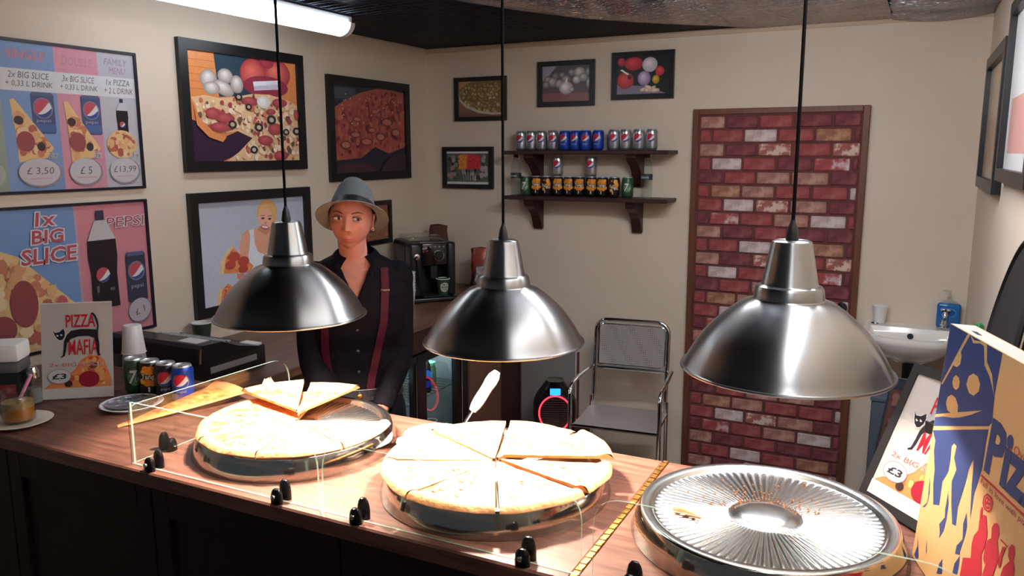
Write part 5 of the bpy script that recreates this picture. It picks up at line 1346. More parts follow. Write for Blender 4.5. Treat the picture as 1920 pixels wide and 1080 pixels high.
for pts in ([[.0003, .2502], [.2123, .3276], [.2121, .2977], [.1832, .2651], [.1151, .2612], [.099, .2615], [.0875, .2506], [.0212, .2364]], [[.0194, .2403], [.0898, .2579], [.0948, .2338], [.0951, .2078], [.078, .1828], [.082, .1399], [.057, .1296], [.0421, .1627], [.0379, .1883], [.0209, .2181]],
            [[.1109, .266], [.1858, .2702], [.1765, .2584], [.1702, .2434], [.1676, .2216], [.1625, .1985], [.1545, .1695], [.1594, .1386], [.1452, .135], [.1277, .1656], [.1153, .199], [.1255, .2248], [.1086, .2394]], [[.1802, .268], [.2126, .3007], [.215, .2621], [.2034, .2169], [.2056, .173], [.1986, .1943], [.1896, .2271], [.1864, .2461]],
            [[.0217, .1689], [.0291, .1551], [.03, .1406], [.0301, .1215], [.0118, .104], [.0239, .1096], [.0324, .1226], [.0333, .1421]], [[.1091, .1761], [.1087, .1457], [.1124, .1313], [.0955, .1108], [.1036, .0985], [.1044, .0885], [.117, .1093], [.1202, .1311], [.1183, .1583]],
            [[.1894, .1771], [.1844, .1547], [.192, .1316], [.1752, .1113], [.1745, .0963], [.1916, .1035], [.19, .1094], [.198, .1386], [.1988, .158]], [[.0151, .0449], [.0193, .0295], [.0112, .0075], [.0214, .0053], [.0321, .0122], [.0256, .0262]], [[.1318, .0642], [.1226, .0499], [.1187, .0292], [.1397, .0405], [.1341, .0532]],
            [[.193, .1023], [.1788, .0809], [.1775, .0619], [.1946, .0715], [.195, .0869]], [[.0552, .0601], [.058, .0477], [.063, .0343], [.0639, .0422]]): A.poly(pts, BL)
A.build('flame_print', 'matte_print', t)['kind'] = 'stuff'
A = Art(O + NB * .0006, EU, EV)
if A.N.dot(NB) < 0: A.N = -A.N
A.text('Pizza', .2205, .262, .440, .350, BL, 0, None, 0, .04)
A.text('Oven', .300, .3225, .352, .336, srgb(170, 70, 60))
A.poly([(.2155, .2551), (.45, .2564), (.45, .2532), (.2159, .2511)], RD)
A.text('Fall in love with pizza', .2185, .2375, .385, .2495, srgb(150, 50, 56), .25)
A.build('lettering', 'matte_print', t)
A = Art(O + NB * .0006, EU, EV)
if A.N.dot(NB) < 0: A.N = -A.N
A.poly([[.2465, .236], [.2639, .2367], [.2692, .2303], [.269, .2196], [.2608, .2107], [.2457, .2085], [.2361, .215], [.2362, .2268]], RD); A.ell(.2525, .2225, .0125, .0105, KR, 20); A.ell(.2525, .2225, .0112, .0094, RD, 20)
for a, b in ((-.004, .003), (.004, .004), (0, -.004), (.006, -.002)): A.ell(.2525 + a, .2225 + b, .0022, .0018, KR, 8)
for pts in ([[.2051, .106], [.2306, .1189], [.2255, .1414], [.228, .1558], [.2388, .1705], [.2364, .1914], [.2343, .2013], [.237, .2099], [.2417, .2085], [.2422, .1923], [.2468, .2009], [.2561, .2027], [.2633, .19], [.2698, .1789], [.2683, .1583], [.2626, .1426], [.2735, .1162], [.27, .05], [.22, .05], [.2051, .075]],
            [[.2768, .1181], [.2826, .1426], [.2786, .1332], [.2701, .1394], [.2695, .1554], [.2728, .1715], [.2832, .1796], [.2792, .1944], [.2832, .2034], [.2906, .2085], [.2985, .2075], [.3047, .1967], [.3014, .1863], [.3097, .1749], [.3153, .1657], [.3166, .1716], [.3201, .1856], [.3296, .1889], [.3243, .1706], [.3253, .159], [.321, .1514], [.3136, .1561], [.3085, .136], [.31, .05], [.278, .05]],
            [[.3088, .191], [.3134, .1933], [.3349, .1934], [.3325, .1905]], [[.3297, .148], [.3323, .1595], [.3467, .1768], [.3399, .1808], [.3375, .1914], [.3439, .2015], [.3521, .2025], [.3565, .1931], [.3549, .1822], [.3629, .1748], [.366, .15], [.366, .05], [.332, .05]]): A.poly(pts, RD)
A.build('figure_print', 'matte_print', t)

# ------------------------------------------------------------------ left end of the counter
for i, (k, x) in enumerate((('green', -2.192), ('orange', -2.122), ('max', -2.052), ('blue', -1.982))):
    place_can(k, (x, 1.665 + .002 * i, FRONT_Z), math.radians(50 - 4 * i), ('green lemonade can, leftmost of four on the counter by the till', 'black and orange can, second of four on the counter by the till', 'black cola can, third of four on the counter by the till', 'blue cola can, rightmost of four on the counter by the till')[i], 'cans on the counter')
t = thing('foil_plate', 'small oval foil-lined plate on the counter in front of the four cans', 'plate', (-2.072, 1.555, FRONT_Z))
obj('plate', MB().lathe([(0, .004), (.06, .003), (.065, 0), (.088, .012), (.090, .014), (.087, .015), (.064, .006), (0, .007)], 40, (-2.072, 1.555, FRONT_Z)), 'white_plastic', t)
foilm = mat('crinkled_foil', srgb(190, 200, 214), .25, .9, bump=1.0, bump_scale=45)
obj('foil', MB().grid(lambda u, v: (-2.072 + .074 * v * math.cos(2 * PI * u), 1.555 + .074 * v * math.sin(2 * PI * u), FRONT_Z + .010 + .004 * noise.noise(V((v * 5 * math.cos(2 * PI * u), v * 5 * math.sin(2 * PI * u), 1))) + .006 * v ** 3), 40, 8), foilm, t)
t = thing('crumpled_napkin', 'crumpled beige paper napkin standing behind the left pizza', 'napkin', (-1.75, 1.81, FRONT_Z))
nb = MB(); NPH = 16
def nap(u, v):
    a = 2 * PI * u; r = .036 * (1 - v * .72) * (1 + .55 * noise.noise(V((math.cos(a) * 2.2, math.sin(a) * 2.2, v * 3))))
    return (-1.755 + r * math.cos(a) * 1.1, 1.80 + r * math.sin(a) * .7, FRONT_Z + .001 + .062 * v + .012 * noise.noise(V((math.cos(a) * 3, math.sin(a) * 3, v * 2 + 5))) * v)
nb.grid(nap, 18, 7); obj('paper', nb, 'napkin', t, sharp=20)

# jar of tea with straw on a saucer
jx, jy = -2.222, 1.305
t = thing('saucer', 'cream oval saucer under the jar at the left edge of the photo', 'plate', (jx, jy, FRONT_Z))
obj('dish', MB().lathe([(0, .004), (.05, .004), (.052, 0), (.06, .004), (.084, .012), (.086, .014), (.083, .015), (.058, .008), (0, .008)], 40, (jx, jy, FRONT_Z)), mat('cream_china', srgb(226, 216, 200), .25), t)
t = thing('tea_jar', 'glass jar half full of amber drink with a pink straw', 'jar', (jx, jy, FRONT_Z + .009))
zz = FRONT_Z + .009
obj('glass', MB().lathe([(0, .002), (.036, 0), (.042, .006), (.044, .02), (.043, .06), (.038, .074), (.036, .078), (.038, .092), (.0375, .094), (.035, .093), (.0335, .078), (.036, .072), (.041, .058), (.0415, .02), (.039, .008), (0, .006)], 32, (jx, jy, zz)), 'clear', t)
obj('drink', MB().lathe([(0, .0065), (.0385, .0085), (.041, .02), (.0408, .042), (0, .042)], 28, (jx, jy, zz)), mat('amber_drink', srgb(186, 110, 30), .08, spec=.6), t)
obj('froth', MB().lathe([(0, .0425), (.0405, .0422), (.0400, .060), (0, .061)], 28, (jx, jy, zz)), mat('tea_foam', srgb(176, 134, 84), .5, noise_amt=.25, noise_scale=60), t)
obj('screw_band', MB().lathe([(.0375, .076), (.0395, .078), (.0395, .081), (.0385, .083), (.0395, .085), (.0395, .089), (.038, .091)], 30, (jx, jy, zz)), 'clear', t)
obj('straw', MB().tube([(jx + .005, jy + .004, zz + .065), (jx + .036, jy + .024, zz + .135)], .0048, 10), mat('pink_straw', srgb(226, 150, 190), .4), t)
# napkin dispenser and shaker
t = thing('napkin_dispenser', 'dark napkin dispenser with white napkins on top, at the left edge', 'napkin holder', (-2.44, 1.43, FRONT_Z))
U = V((.797, .603, 0)); Nf = V((.603, -.797, 0)); o = V((-2.447, 1.410, FRONT_Z))
def ob(a0, a1, b0, b1, z0_, z1_, bv=.004):
    return MB().bbox(a0, a1, b0, b1, z0_, z1_, bv, 2).xf(lambda p: o + U * p.x + Nf * (-p.y) + V((0, 0, p.z)))
obj('body', ob(-.09, .055, -.045, .045, 0, .105), 'black_plastic', t)
obj('front_label', ob(-.075, .045, -.0475, -.0452, .01, .07, .0005), mat('red_label', srgb(120, 34, 40), .5), t)
obj('band', ob(-.092, .057, -.047, .047, .1052, .138), mat('grey_band', srgb(92, 92, 92), .4), t)
obj('napkins', ob(-.085, .062, -.052, .048, .1382, .196, .012), 'white_paper', t)
t = thing('salt_shaker', 'clear shaker between the napkin dispenser and the price card', 'shaker', (-2.375, 1.50, FRONT_Z))
sx, sy = -2.372, 1.448
obj('body', MB().lathe([(0, .003), (.02, 0), (.022, .004), (.019, .06), (.016, .085), (.0, .086)], 20, (sx, sy, FRONT_Z)), 'clear', t)
obj('salt', MB().lathe([(0, .004), (.0195, .004), (.0180, .05), (0, .052)], 18, (sx, sy, FRONT_Z)), mat('salt', srgb(120, 122, 124), .8), t)
obj('cap', MB().lathe([(.0175, .082), (.018, .10), (.012, .114), (0, .117)], 18, (sx, sy, FRONT_Z)), 'steel', t)
# stacked plastic cups behind the card
t = thing('cup_stack', 'stack of upturned white plastic cups between the price card and the till', 'cups', (-2.36, 1.80, FRONT_Z))
cx, cy = -2.352, 1.790
obj('cup', MB().lathe([(.042, 0), (.040, .002), (.034, .10), (0, .10)], 24, (cx, cy, FRONT_Z)), 'clear', t)
obj('cup', MB().lathe([(.041, .035), (.0395, .037), (.034, .122), (0, .122)], 24, (cx, cy, FRONT_Z)), mat('grey_cup', srgb(170, 172, 174), .4), t)
obj('cup', MB().lathe([(.0405, .085), (.0385, .087), (.0295, .178), (.027, .181), (0, .181)], 24, (cx, cy, FRONT_Z)), 'white_plastic', t)

# ------------------------------------------------------------------ till
t = thing('cash_register', 'black cash register with sloping top at the end of the back worktop', 'cash register', (-2.47, 2.11, WT_Z))
obj('drawer_unit', MB().bbox(-2.72, -2.248, 1.935, 2.30, WT_Z + .004, WT_Z + .095, .006, 2), 'black_plastic', t)
prof = [(1.945, .096), (1.952, .152), (1.963, .163), (2.05, .160), (2.13, .128), (2.235, .104), (2.235, .096)]
obj('upper_body', MB().prism(prof, (0, 0, WT_Z), (0, 1, 0), (0, 0, 1), (1, 0, 0), -2.70, -2.215), 'black_plastic', t)
obj('rear_panel', MB().prism([(1.9435, .098), (1.949, .150), (1.951, .150), (1.9455, .098)], (0, 0, WT_Z), (0, 1, 0), (0, 0, 1), (1, 0, 0), -2.68, -2.25), 'black_matte', t)
tl = mat('till_label', srgb(150, 148, 150), .5)
obj('side_label', MB().box(-2.248, -2.2465, 2.02, 2.25, WT_Z + .042, WT_Z + .066), tl, t)
obj('corner_trim', MB().tube([(-2.216, 1.947, WT_Z + .10), (-2.216, 1.953, WT_Z + .152)], .004, 8), 'brown_panel', t)
for x0, x1, y0, y1 in ((-2.36, -2.26, 1.975, 2.035),): obj('note', MB().box(x0, x1, y0, y1, WT_Z + .1615, WT_Z + .1645), 'white_paper', t)
def key_z(y): return WT_Z + (.160 - (y - 2.05) * .4 if y < 2.13 else .128 - (y - 2.13) * .2286)
obj('note', MB().add([(-2.33, 2.06, key_z(2.06) + .002), (-2.235, 2.06, key_z(2.06) + .002), (-2.235, 2.10, key_z(2.10) + .002), (-2.33, 2.10, key_z(2.10) + .002)], [(0, 1, 2, 3)]), 'white_paper', t)
ks = MB()
for i in range(8):
    for j in range(4):
        x = -2.66 + i * .04; y = 2.135 + j * .024; zk = key_z(y) - .005
        ks.bbox(x, x + .03, y, y + .018, zk, zk + .010, .003, 1)
obj('keys', ks, tl, t)
obj('paper_slot', MB().bbox(-2.33, -2.25, 2.245, 2.285, WT_Z + .094, WT_Z + .104, .002, 1), 'white_paper', t)

paper_cup('paper_cup', 'dark green paper cup with white rim behind the cash register', -2.74, 2.43, WT_Z, .028, .042, .108, mat('green_cup', srgb(42, 66, 46), .5, noise_amt=.2, noise_scale=24))
t = thing('paper_sheet', 'white paper sheets lying on the back worktop behind the left lamp', 'paper', (-2.62, 2.93, WT_Z))
for i in range(2):
    obj('sheet', MB().add([V((-2.72, 2.80, WT_Z + .0015 + .002 * i)) + V((a, b, 0)) for a, b in ((0, 0), (.20, .05 + .01 * i), (.13 + .01 * i, .33), (-.07, .28))], [(0, 1, 2, 3)]), 'white_paper', t)

# ------------------------------------------------------------------ coffee machine corner
mo = V((-2.40, 3.79, WT_Z)); mu = V((.64, .768, 0)).normalized(); mn = V((mu.y, -mu.x, 0))      # middle of the front, across, outward
t = thing('coffee_machine', 'black bean-to-cup coffee machine in the far left corner of the worktop', 'coffee machine', tuple(mo - mn * .17))
def mbx(a0, a1, d0, d1, z0_, z1_, bv=.006, seg=3):
    return MB().bbox(a0, a1, d0, d1, z0_, z1_, bv, seg).xf(lambda p: mo + mu * p.x - mn * p.y + V((0, 0, p.z)))
obj('body', mbx(-.135, .135, .10, .36, .012, .335, .02, 4), 'black_plastic', t)
obj('side_column', mbx(-.135, -.065, .0, .102, .03, .335, .014), 'black_plastic', t)
obj('side_column', mbx(.085, .135, .0, .102, .03, .335, .014), 'black_plastic', t)
obj('control_panel', mbx(-.0655, .0855, .005, .102, .205, .334, .008), gloss, t)
obj('base', mbx(-.14, .14, -.03, .36, 0, .028, .010), 'black_plastic', t)
obj('drip_tray', mbx(-.07, .09, -.026, .098, .0285, .036, .003), 'black_matte', t)
obj('spout', mbx(-.012, .032, .02, .10, .125, .206, .006), 'black_matte', t)
obj('hopper_lid', mbx(-.11, .10, .12, .34, .336, .362, .012), M['clear'], t)
fr_ = (mu, V((0, 0, 1)), mn)
kd = obj('dial', MB().lathe([(.0, .016), (.022, .015), (.026, .006), (.026, 0)], 24, mo + mu * .035 - mn * .004 + V((0, 0, .262)), fr=fr_), 'black_matte', t)
obj('dial_ring', MB().lathe([(.0265, 0), (.0265, .007), (.0305, .005), (.0305, 0)], 28, mo + mu * .035 - mn * .004 + V((0, 0, .262)), fr=fr_), 'steel', kd)
obj('steam_knob', MB().lathe([(0, .022), (.016, .018), (.02, .006), (.02, 0)], 20, mo - mu * .10 - mn * .0 + V((0, 0, .262)), fr=fr_), 'chrome', t)
obj('steam_wand', MB().tube([mo - mu * .098 + mn * .012 + V((0, 0, .25)), mo - mu * .092 + mn * .03 + V((0, 0, .18)), mo - mu * .085 + mn * .03 + V((0, 0, .09))], .006, 8), 'black_rubber', t)
bt = MB()
for i in range(5): bt.lathe([(0, .002), (.0045, .002), (.0045, 0)], 8, mo + mu * (-.04 + i * .026) - mn * .004 + V((0, 0, .312)), fr=fr_)
obj('buttons', bt, tl, t)
A = Art(mo - mn * .0045 + V((0, 0, .30)), mu, V((0, 0, 1))); A.rect(-.062, .002, -.035, .006, srgb(190, 190, 196)); A.rect(-.04, -.012, -.028, -.006, srgb(196, 60, 120))
A.build('panel_print', 'can_print', t)
cc = mo + mu * .055 + mn * .0 + V((0, 0, .0365)); cc = cc - mn * (-.0)
t = thing('coffee_cup', 'dark green paper cup with round cream lettering patch under the coffee spout', 'cup', tuple(cc))
obj('body', MB().lathe([(0, .003), (.028, 0), (.0385, .092), (.0365, .092), (.027, .005), (0, .005)], 28, cc), mat('deep_green_cup', srgb(40, 62, 46), .5), t)
obj('rim', MB().tube([(cc.x + .0385 * math.cos(q), cc.y + .0385 * math.sin(q), cc.z + .092) for q in [2 * PI * i / 28 for i in range(28)]], .0024, 6, True), 'white_paper', t)
fa = math.atan2(mn.x, -mn.y)
def cupwrap(a, b, d):
    r = .028 + (.0385 - .028) * b / .092 + .0006 + d; q = a / .034 - .05
    dv = mn * math.cos(q) + mu * math.sin(q)
    return V((cc.x, cc.y, cc.z + b)) + dv * r
A = Art(wrap=cupwrap, eps=.00003)
A.strips(-.027, .027, 12, lambda a: .046 - math.sqrt(max(0, .027 ** 2 - a * a)), lambda a: .046 + math.sqrt(max(0, .027 ** 2 - a * a)), srgb(214, 216, 190))
A.text("I'M A", -.013, .055, .015, .068, srgb(30, 40, 34), 0, None, 0, .03); A.text('GREEN', -.024, .040, .024, .053, srgb(30, 40, 34), 0, None, 0, .03); A.text('CUP', -.014, .024, .016, .038, srgb(30, 40, 34), 0, None, 0, .03)
A.build('lettering', 'can_print', t)
for i, (x, y, n) in enumerate(((-2.62, 3.62, 9), (-2.545, 3.615, 8), (-2.462, 3.625, 7))):
    t = thing('cup_stack', 'stack of white paper cups left of the coffee machine, %s' % ['nearest the left wall', 'the middle one of three', 'nearest the machine'][i], 'cups', (x, y, WT_Z))
    for k in range(n):
        zc = WT_Z + k * .017
        prof = [(.029, .004), (.039, .080), (.0405, .083), (.0405, .087), (.038, .087)] if k == n - 1 else [(.0365, .068), (.039, .080), (.0405, .083), (.0405, .087), (.038, .087)]
        if k == 0: prof = [(0, 0), (.028, 0), (.039, .080), (.0405, .083), (.0405, .087), (.038, .087)]
        if i == 0 and k == n - 1: prof += [(.0, .0875)]
        obj('cup', MB().lathe(prof, 22, (x, y, zc)), 'white_paper', t)
def soft_bag(name, label, c, w, d, h, m, txt=None, yaw=0.0, seed=1):
    t = thing(name, label, 'bag', c); c = V(c); Ux = V((math.cos(yaw), math.sin(yaw), 0)); Uy = V((-math.sin(yaw), math.cos(yaw), 0))
    def S(u, v):
        a = 2 * PI * u; tp = 1 - .85 * max(0, v - .55) / .45
        n1 = 1 + .22 * noise.noise(V((math.cos(a) * 2, math.sin(a) * 2, v * 4 + seed)))
        e = .6; ca, sa = math.cos(a), math.sin(a)
        return c + Ux * (w / 2 * math.copysign(abs(ca) ** e, ca) * n1 * (1 - .12 * v)) + Uy * (d / 2 * math.copysign(abs(sa) ** e, sa) * n1 * tp) + V((0, 0, v * h + .008 * noise.noise(V((a, v * 5, seed)))*v))
    mb = MB().grid(S, 28, 14)
    mb.f.append(list(range(28))[::-1]); mb.s.append(False); mb.c.append(None)
    obj('pouch', mb, m, t, sharp=30)
    obj('top_fold', MB().tube([c - Ux * w * .42 + V((0, 0, h)), c + V((0, 0, h + .006)), c + Ux * w * .42 + V((0, 0, h - .004))], .006, 6, flat=.5), m, t)
    if txt:
        A = Art(c - Uy * (d / 2 * 1.16) + V((0, 0, h * .38)), Ux, V((0, 0, 1))); A.text(txt, -.03, 0, .035, .028, WHT, 0, None, 0, .03); A.build('lettering', 'can_print', t)
soft_bag('coffee_bag', 'shiny reddish brown coffee bag right of the coffee machine', (-2.33, 4.23, WT_Z + .001), .14, .09, .26, mat('brown_foil_bag', srgb(140, 52, 36), .3, .25), 'ITA', .45, 2)
soft_bag('plastic_bag', 'crinkled clear silver bag in front of the brown coffee bag', (-2.235, 4.10, WT_Z + .001), .14, .10, .17, mat('silver_bag', srgb(140, 128, 120), .22, .5, bump=.6, bump_scale=40), None, .5, 5)
soft_bag('paper_bag', 'dark brown paper bag standing in the corner behind the coffee machine', (-2.66, 4.27, WT_Z + .001), .13, .09, .385, mat('brown_paper', srgb(84, 48, 34), .8), None, .3, 9)
# ------------------------------------------------------------------ the person behind the counter
PB = V((-1.712, 2.205, 0)); PF = V((.61, -.792, 0)).normalized(); PL = V((-PF.y, PF.x, 0)); PZ = V((0, 0, 1))   # base, forward, towards her left hand
if PL.x < 0: PL = -PL
LP = lambda a, f, z: PB + PL * a + PF * f + PZ * z
person = thing('person', 'person in a grey trilby, open-necked black shirt and dark red braces behind the counter', 'person', tuple(PB))
SEC = [  # z, half width, half depth, forward offset
    (.80, .140, .100, -.005), (.88, .148, .106, -.008), (.95, .143, .100, -.004), (1.03, .128, .090, .0), (1.10, .130, .088, .004), (1.18, .138, .094, .006),
    (1.26, .150, .106, .012), (1.32, .154, .112, .014), (1.38, .158, .104, .004), (1.43, .160, .088, -.010), (1.468, .134, .070, -.018), (1.495, .095, .058, -.016), (1.515, .062, .053, -.012)]
def lerp_sec(z):
    if z <= SEC[0][0]: return SEC[0][1:]
    for a, b in zip(SEC, SEC[1:]):
        if z <= b[0]:
            u = (z - a[0]) / (b[0] - a[0]); u = u * u * (3 - 2 * u)
            return tuple(p + (q - p) * u for p, q in zip(a[1:], b[1:]))
    return SEC[-1][1:]
def loft(mb, secs, n=28, e=.86, grow=0.0, frame=LP):
    vs = []; fs = []
    for z, a, d, f in secs:
        for i in range(n):
            q = 2 * PI * i / n; c, s = math.cos(q), math.sin(q)
            vs.append(frame((a + grow) * math.copysign(abs(c) ** e, c), f + (d + grow) * math.copysign(abs(s) ** e, s), z))
    for j in range(len(secs) - 1):
        for i in range(n): fs.append((j * n + i, j * n + (i + 1) % n, (j + 1) * n + (i + 1) % n, (j + 1) * n + i))
    fs.append(tuple(range(n))[::-1]); fs.append(tuple((len(secs) - 1) * n + i for i in range(n)))
    return mb.add(vs, fs, True)
def fine(z0_, z1_, n): return [(z0_ + (z1_ - z0_) * k / n, *lerp_sec(z0_ + (z1_ - z0_) * k / n)) for k in range(n + 1)]
def remesh(mb, voxel, smooth=3, name='tmp'):
    me = mesh_from(mb, name); o = bpy.data.objects.new(name, me); COL.objects.link(o)
    m1 = o.modifiers.new('r', 'REMESH'); m1.mode = 'VOXEL'; m1.voxel_size = voxel
    m2 = o.modifiers.new('s', 'SMOOTH'); m2.iterations = smooth; m2.factor = .5
    dg = bpy.context.evaluated_depsgraph_get()
    out = bpy.data.meshes.new_from_object(o.evaluated_get(dg))
    bpy.data.objects.remove(o); bpy.data.meshes.remove(me)
    return out
# arm joints: her left arm is at +a
ARM = {}
for s in (1, -1):
    ARM[s] = dict(sh=LP(s * (.134 if s > 0 else .142), -.012, 1.424), el=LP(.143 if s > 0 else -.168, .030, 1.165), wr=LP(s * .078 - .008, .165, .992 + (.012 if s > 0 else 0)))
def arm(mb, s, grow=0.0, upto=1.0):
    A_ = ARM[s]; pts = []; rad = []
    for k in range(9):
        u = k / 8; pts.append(A_['sh'].lerp(A_['el'], u)); rad.append(.046 + (.034 - .046) * u + .004 * math.sin(PI * u))
    e2 = A_['el'].lerp(A_['wr'], .0)
    for k in range(1, 9):
        u = k / 8 * upto; pts.append(A_['el'].lerp(A_['wr'], u)); rad.append(.033 + (.0235 - .033) * u + .004 * math.sin(PI * min(1, u * 1.6)) * (u < .62))
    for it in range(2):
        q = pts[:]
        for i in range(1, len(pts) - 1): pts[i] = (q[i - 1] + q[i] * 2 + q[i + 1]) / 4
    mb.tube(pts, [r + grow for r in rad], 16)
    mb.sphere(pts[0], .052 + grow, None, None, 16, 10); mb.sphere(pts[-1], rad[-1] + grow, None, None, 12, 8)
def hand(mb, s):
    w = ARM[s]['wr']; tgt = LP(-.012 - s * .030, .235, .958 + (.018 if s > 0 else 0)); d = (tgt - w).normalized()
    up = PZ - d * d.z; up.normalize(); side = d.cross(up)
    if side.dot(PF) < 0: side = -side
    spread = (up * .55 + side * .83).normalized(); nrm = d.cross(spread)
    if nrm.dot(PF) < 0: nrm = -nrm
    pc_ = w + d * .045
    mb.sphere(pc_, .048, .038, .016, 16, 10, fr=(d, spread, nrm))
    mb.tube([w - d * .01, w + d * .03], [.022, .026], 12, flat=.8)
    for k, (ln, off) in enumerate(((.070, .030), (.080, .0102), (.074, -.0098), (.058, -.029))):
        b = w + d * .078 + spread * off; p = [b - d * .03, b, b + d * ln * .42 - nrm * .010 - PZ * .002, b + d * ln * .70 - nrm * .028 - PZ * .006, b + d * ln * .82 - nrm * .047 - PZ * .01]
        mb.tube(p, [.0088, .0086, .0079, .0072, .0058], 10); mb.sphere(p[-1], .0058)
    b = w + d * .025 + spread * .026
    p = [b - spread * .01, b + spread * .018 + d * .014 - nrm * .006, b + spread * .026 + d * .042 - nrm * .012, b + spread * .022 + d * .064 - nrm * .018]
    mb.tube(p, [.0125, .0108, .0092, .0068], 10); mb.sphere(p[-1], .0068)
# head frame: turned a little to her right and tipped
HC = LP(-.012, .030, 1.643)                     # between the eyes, inside the head
hy, hroll = D(-9), D(4)
HF = (PF * math.cos(hy) + PL * math.sin(hy)).normalized(); HLx = V((-HF.y, HF.x, 0));
if HLx.dot(PL) < 0: HLx = -HLx
HU = (PZ * math.cos(hroll) + HLx * math.sin(hroll)).normalized(); HL = (HLx * math.cos(hroll) - PZ * math.sin(hroll)).normalized()
HP = lambda a, f, z: HC + HL * a + HF * f + HU * z
G = lambda x, m, s: math.exp(-((x - m) / s) ** 2)
def head_pt(lat, lon):
    """lon 0 = straight ahead, z 0 = eye level"""
    cz, sz = math.cos(lat), math.sin(lat)
    a = .0715 * cz * math.sin(lon); f = .0900 * cz * math.cos(lon); z = .112 * sz + .0
    z = z * (1.0 if z > 0 else .96) - .002
    front = max(0, math.cos(lon))
    low = max(0, -z / .108)
    a *= 1 - .33 * low ** 2.3                                  # jaw narrows to the chin
    if math.cos(lon) > 0: f = f * (1 - .06 * low) - .006
    else: f = f * (1.05 - .25 * low) - .006
    if front > 0:
        ff = front ** .5
        w = G(a, 0, .0085 + .006 * max(0, min(1, -z / .05)))
        nose = 0
        if -.058 < z < .02:
            u = (z - .012) / -.054
            nose = (.004 + .019 * max(0, u)) * w if u < 1 else 0
            if z < -.040: nose *= max(0, 1 - (-.040 - z) / .012)
        f += nose * ff
        f += .006 * G(abs(a), .0125, .0055) * G(z, -.040, .007)       # wings of the nose
        f -= .0085 * G(abs(a), .031, .0145) * G(z, .001, .0105)       # eye sockets
        f += .0040 * G(abs(a), .030, .020) * G(z, .0185, .008)        # brow
        f += .0030 * G(abs(a), .044, .016) * G(z, -.026, .016)        # cheek bones
        f += .0065 * G(a, 0, .019) * G(z, -.0655, .0058) + .0060 * G(a, 0, .016) * G(z, -.0755, .0058)   # lips
        f -= .0028 * G(a, 0, .022) * G(z, -.0705, .0022)
        f -= .0025 * G(a, 0, .02) * G(z, -.084, .005)
        f += .0095 * G(a, 0, .020) * G(z, -.099, .013)                # chin
        f += .0035 * G(a, 0, .04) * G(z, .055, .03)                   # forehead
    return a, f, z
bd = MB()
NLAT, NLON = 90, 120
bd.grid(lambda u, v: HP(*head_pt(-PI / 2 + PI * (.002 + .996 * v), 2 * PI * u)), NLON, NLAT)
st_ = len(bd.v) - (NLON + 1) * (NLAT + 1)
bd.f.append([st_ + i for i in range(NLON)][::-1]); bd.s.append(True); bd.c.append(None)
bd.f.append([len(bd.v) - NLON - 1 + i for i in range(NLON)]); bd.s.append(True); bd.c.append(None)
for s in (1, -1):                                   # ears
    base = HP(s * .066, -.014, -.012)
    ax_u = (HF * -.35 + HL * s * .94).normalized(); ax_f = (HF * .94 + HL * s * .35).normalized()
    rim_ = [base + ax_f * (-.004 + .015 * math.cos(q) * (1 if q < PI else 1)) + HU * (.028 * math.sin(q) + .002) + ax_u * (.010 + .004 * math.sin(q) - .004 * math.cos(q)) for q in [PI * (.08 + 1.55 * k / 18) for k in range(19)]]
    bd.tube(rim_, [.0042] * 16 + [.005, .006, .006], 8)
    bd.sphere(base + ax_u * .003, .014, .006, .027, 14, 10, fr=(ax_f, ax_u, HU))
    bd.sphere(base + ax_u * .007 - HU * .027 + ax_f * .003, .007, .005, .008, 10, 8, fr=(ax_f, ax_u, HU))
# neck
nk0, nk1 = LP(-.002, -.022, 1.44), HP(0, -.012, -.075)
nks = [nk0.lerp(nk1, k / 8) for k in range(9)]
bd.tube(nks, [.066, .059, .053, .0495, .0475, .0465, .0465, .047, .046], 24)
for s in (1, -1):                                   # tendons and collar bones
    bd.tube([HP(s * .040, -.025, -.06), LP(s * .032, .018, 1.52), LP(s * .012, .046, 1.466)], [.008, .008, .006], 8)
    bd.tube([LP(s * .014, .050, 1.462), LP(s * .04, .046, 1.468), LP(s * .07, .026, 1.466)], [.0065, .0065, .006], 8)
loft(bd, fine(.80, 1.505, 40), 28, .86)
for s in (1, -1):
    arm(bd, s); hand(bd, s)
    leg = [LP(s * .082, -.005, .86), LP(s * .088, .006, .70), LP(s * .088, .010, .52), LP(s * .088, .0, .44), LP(s * .09, -.012, .32), LP(s * .09, -.018, .18), LP(s * .09, -.015, .085)]
    bd.tube(leg, [.086, .080, .060, .050, .052, .040, .034], 16)
    bd.tube([LP(s * .09, -.05, .035), LP(s * .095, .04, .035), LP(s * .10, .13, .028), LP(s * .10, .17, .022)], [.030, .036, .036, .02], 12, flat=.75)
bm_ = remesh(bd, .0028, 2, 'body')
skin = mat('skin', srgb(178, 120, 102), .5, spec=.35, noise_amt=.03, noise_scale=40)
_sb = skin.node_tree.nodes['Principled BSDF']; inp(_sb, 'Subsurface Weight', .06); inp(_sb, 'Subsurface Scale', .012); inp(_sb, 'Subsurface Radius', (1, .35, .2))
def mobj(name, me, m, parent):
    off = ORG[parent.name]
    me.transform(Matrix.Translation(-off))
    for p in me.polygons: p.use_smooth = True
    return obj(name, me, m, parent)
body = mobj('body', bm_, skin, person)
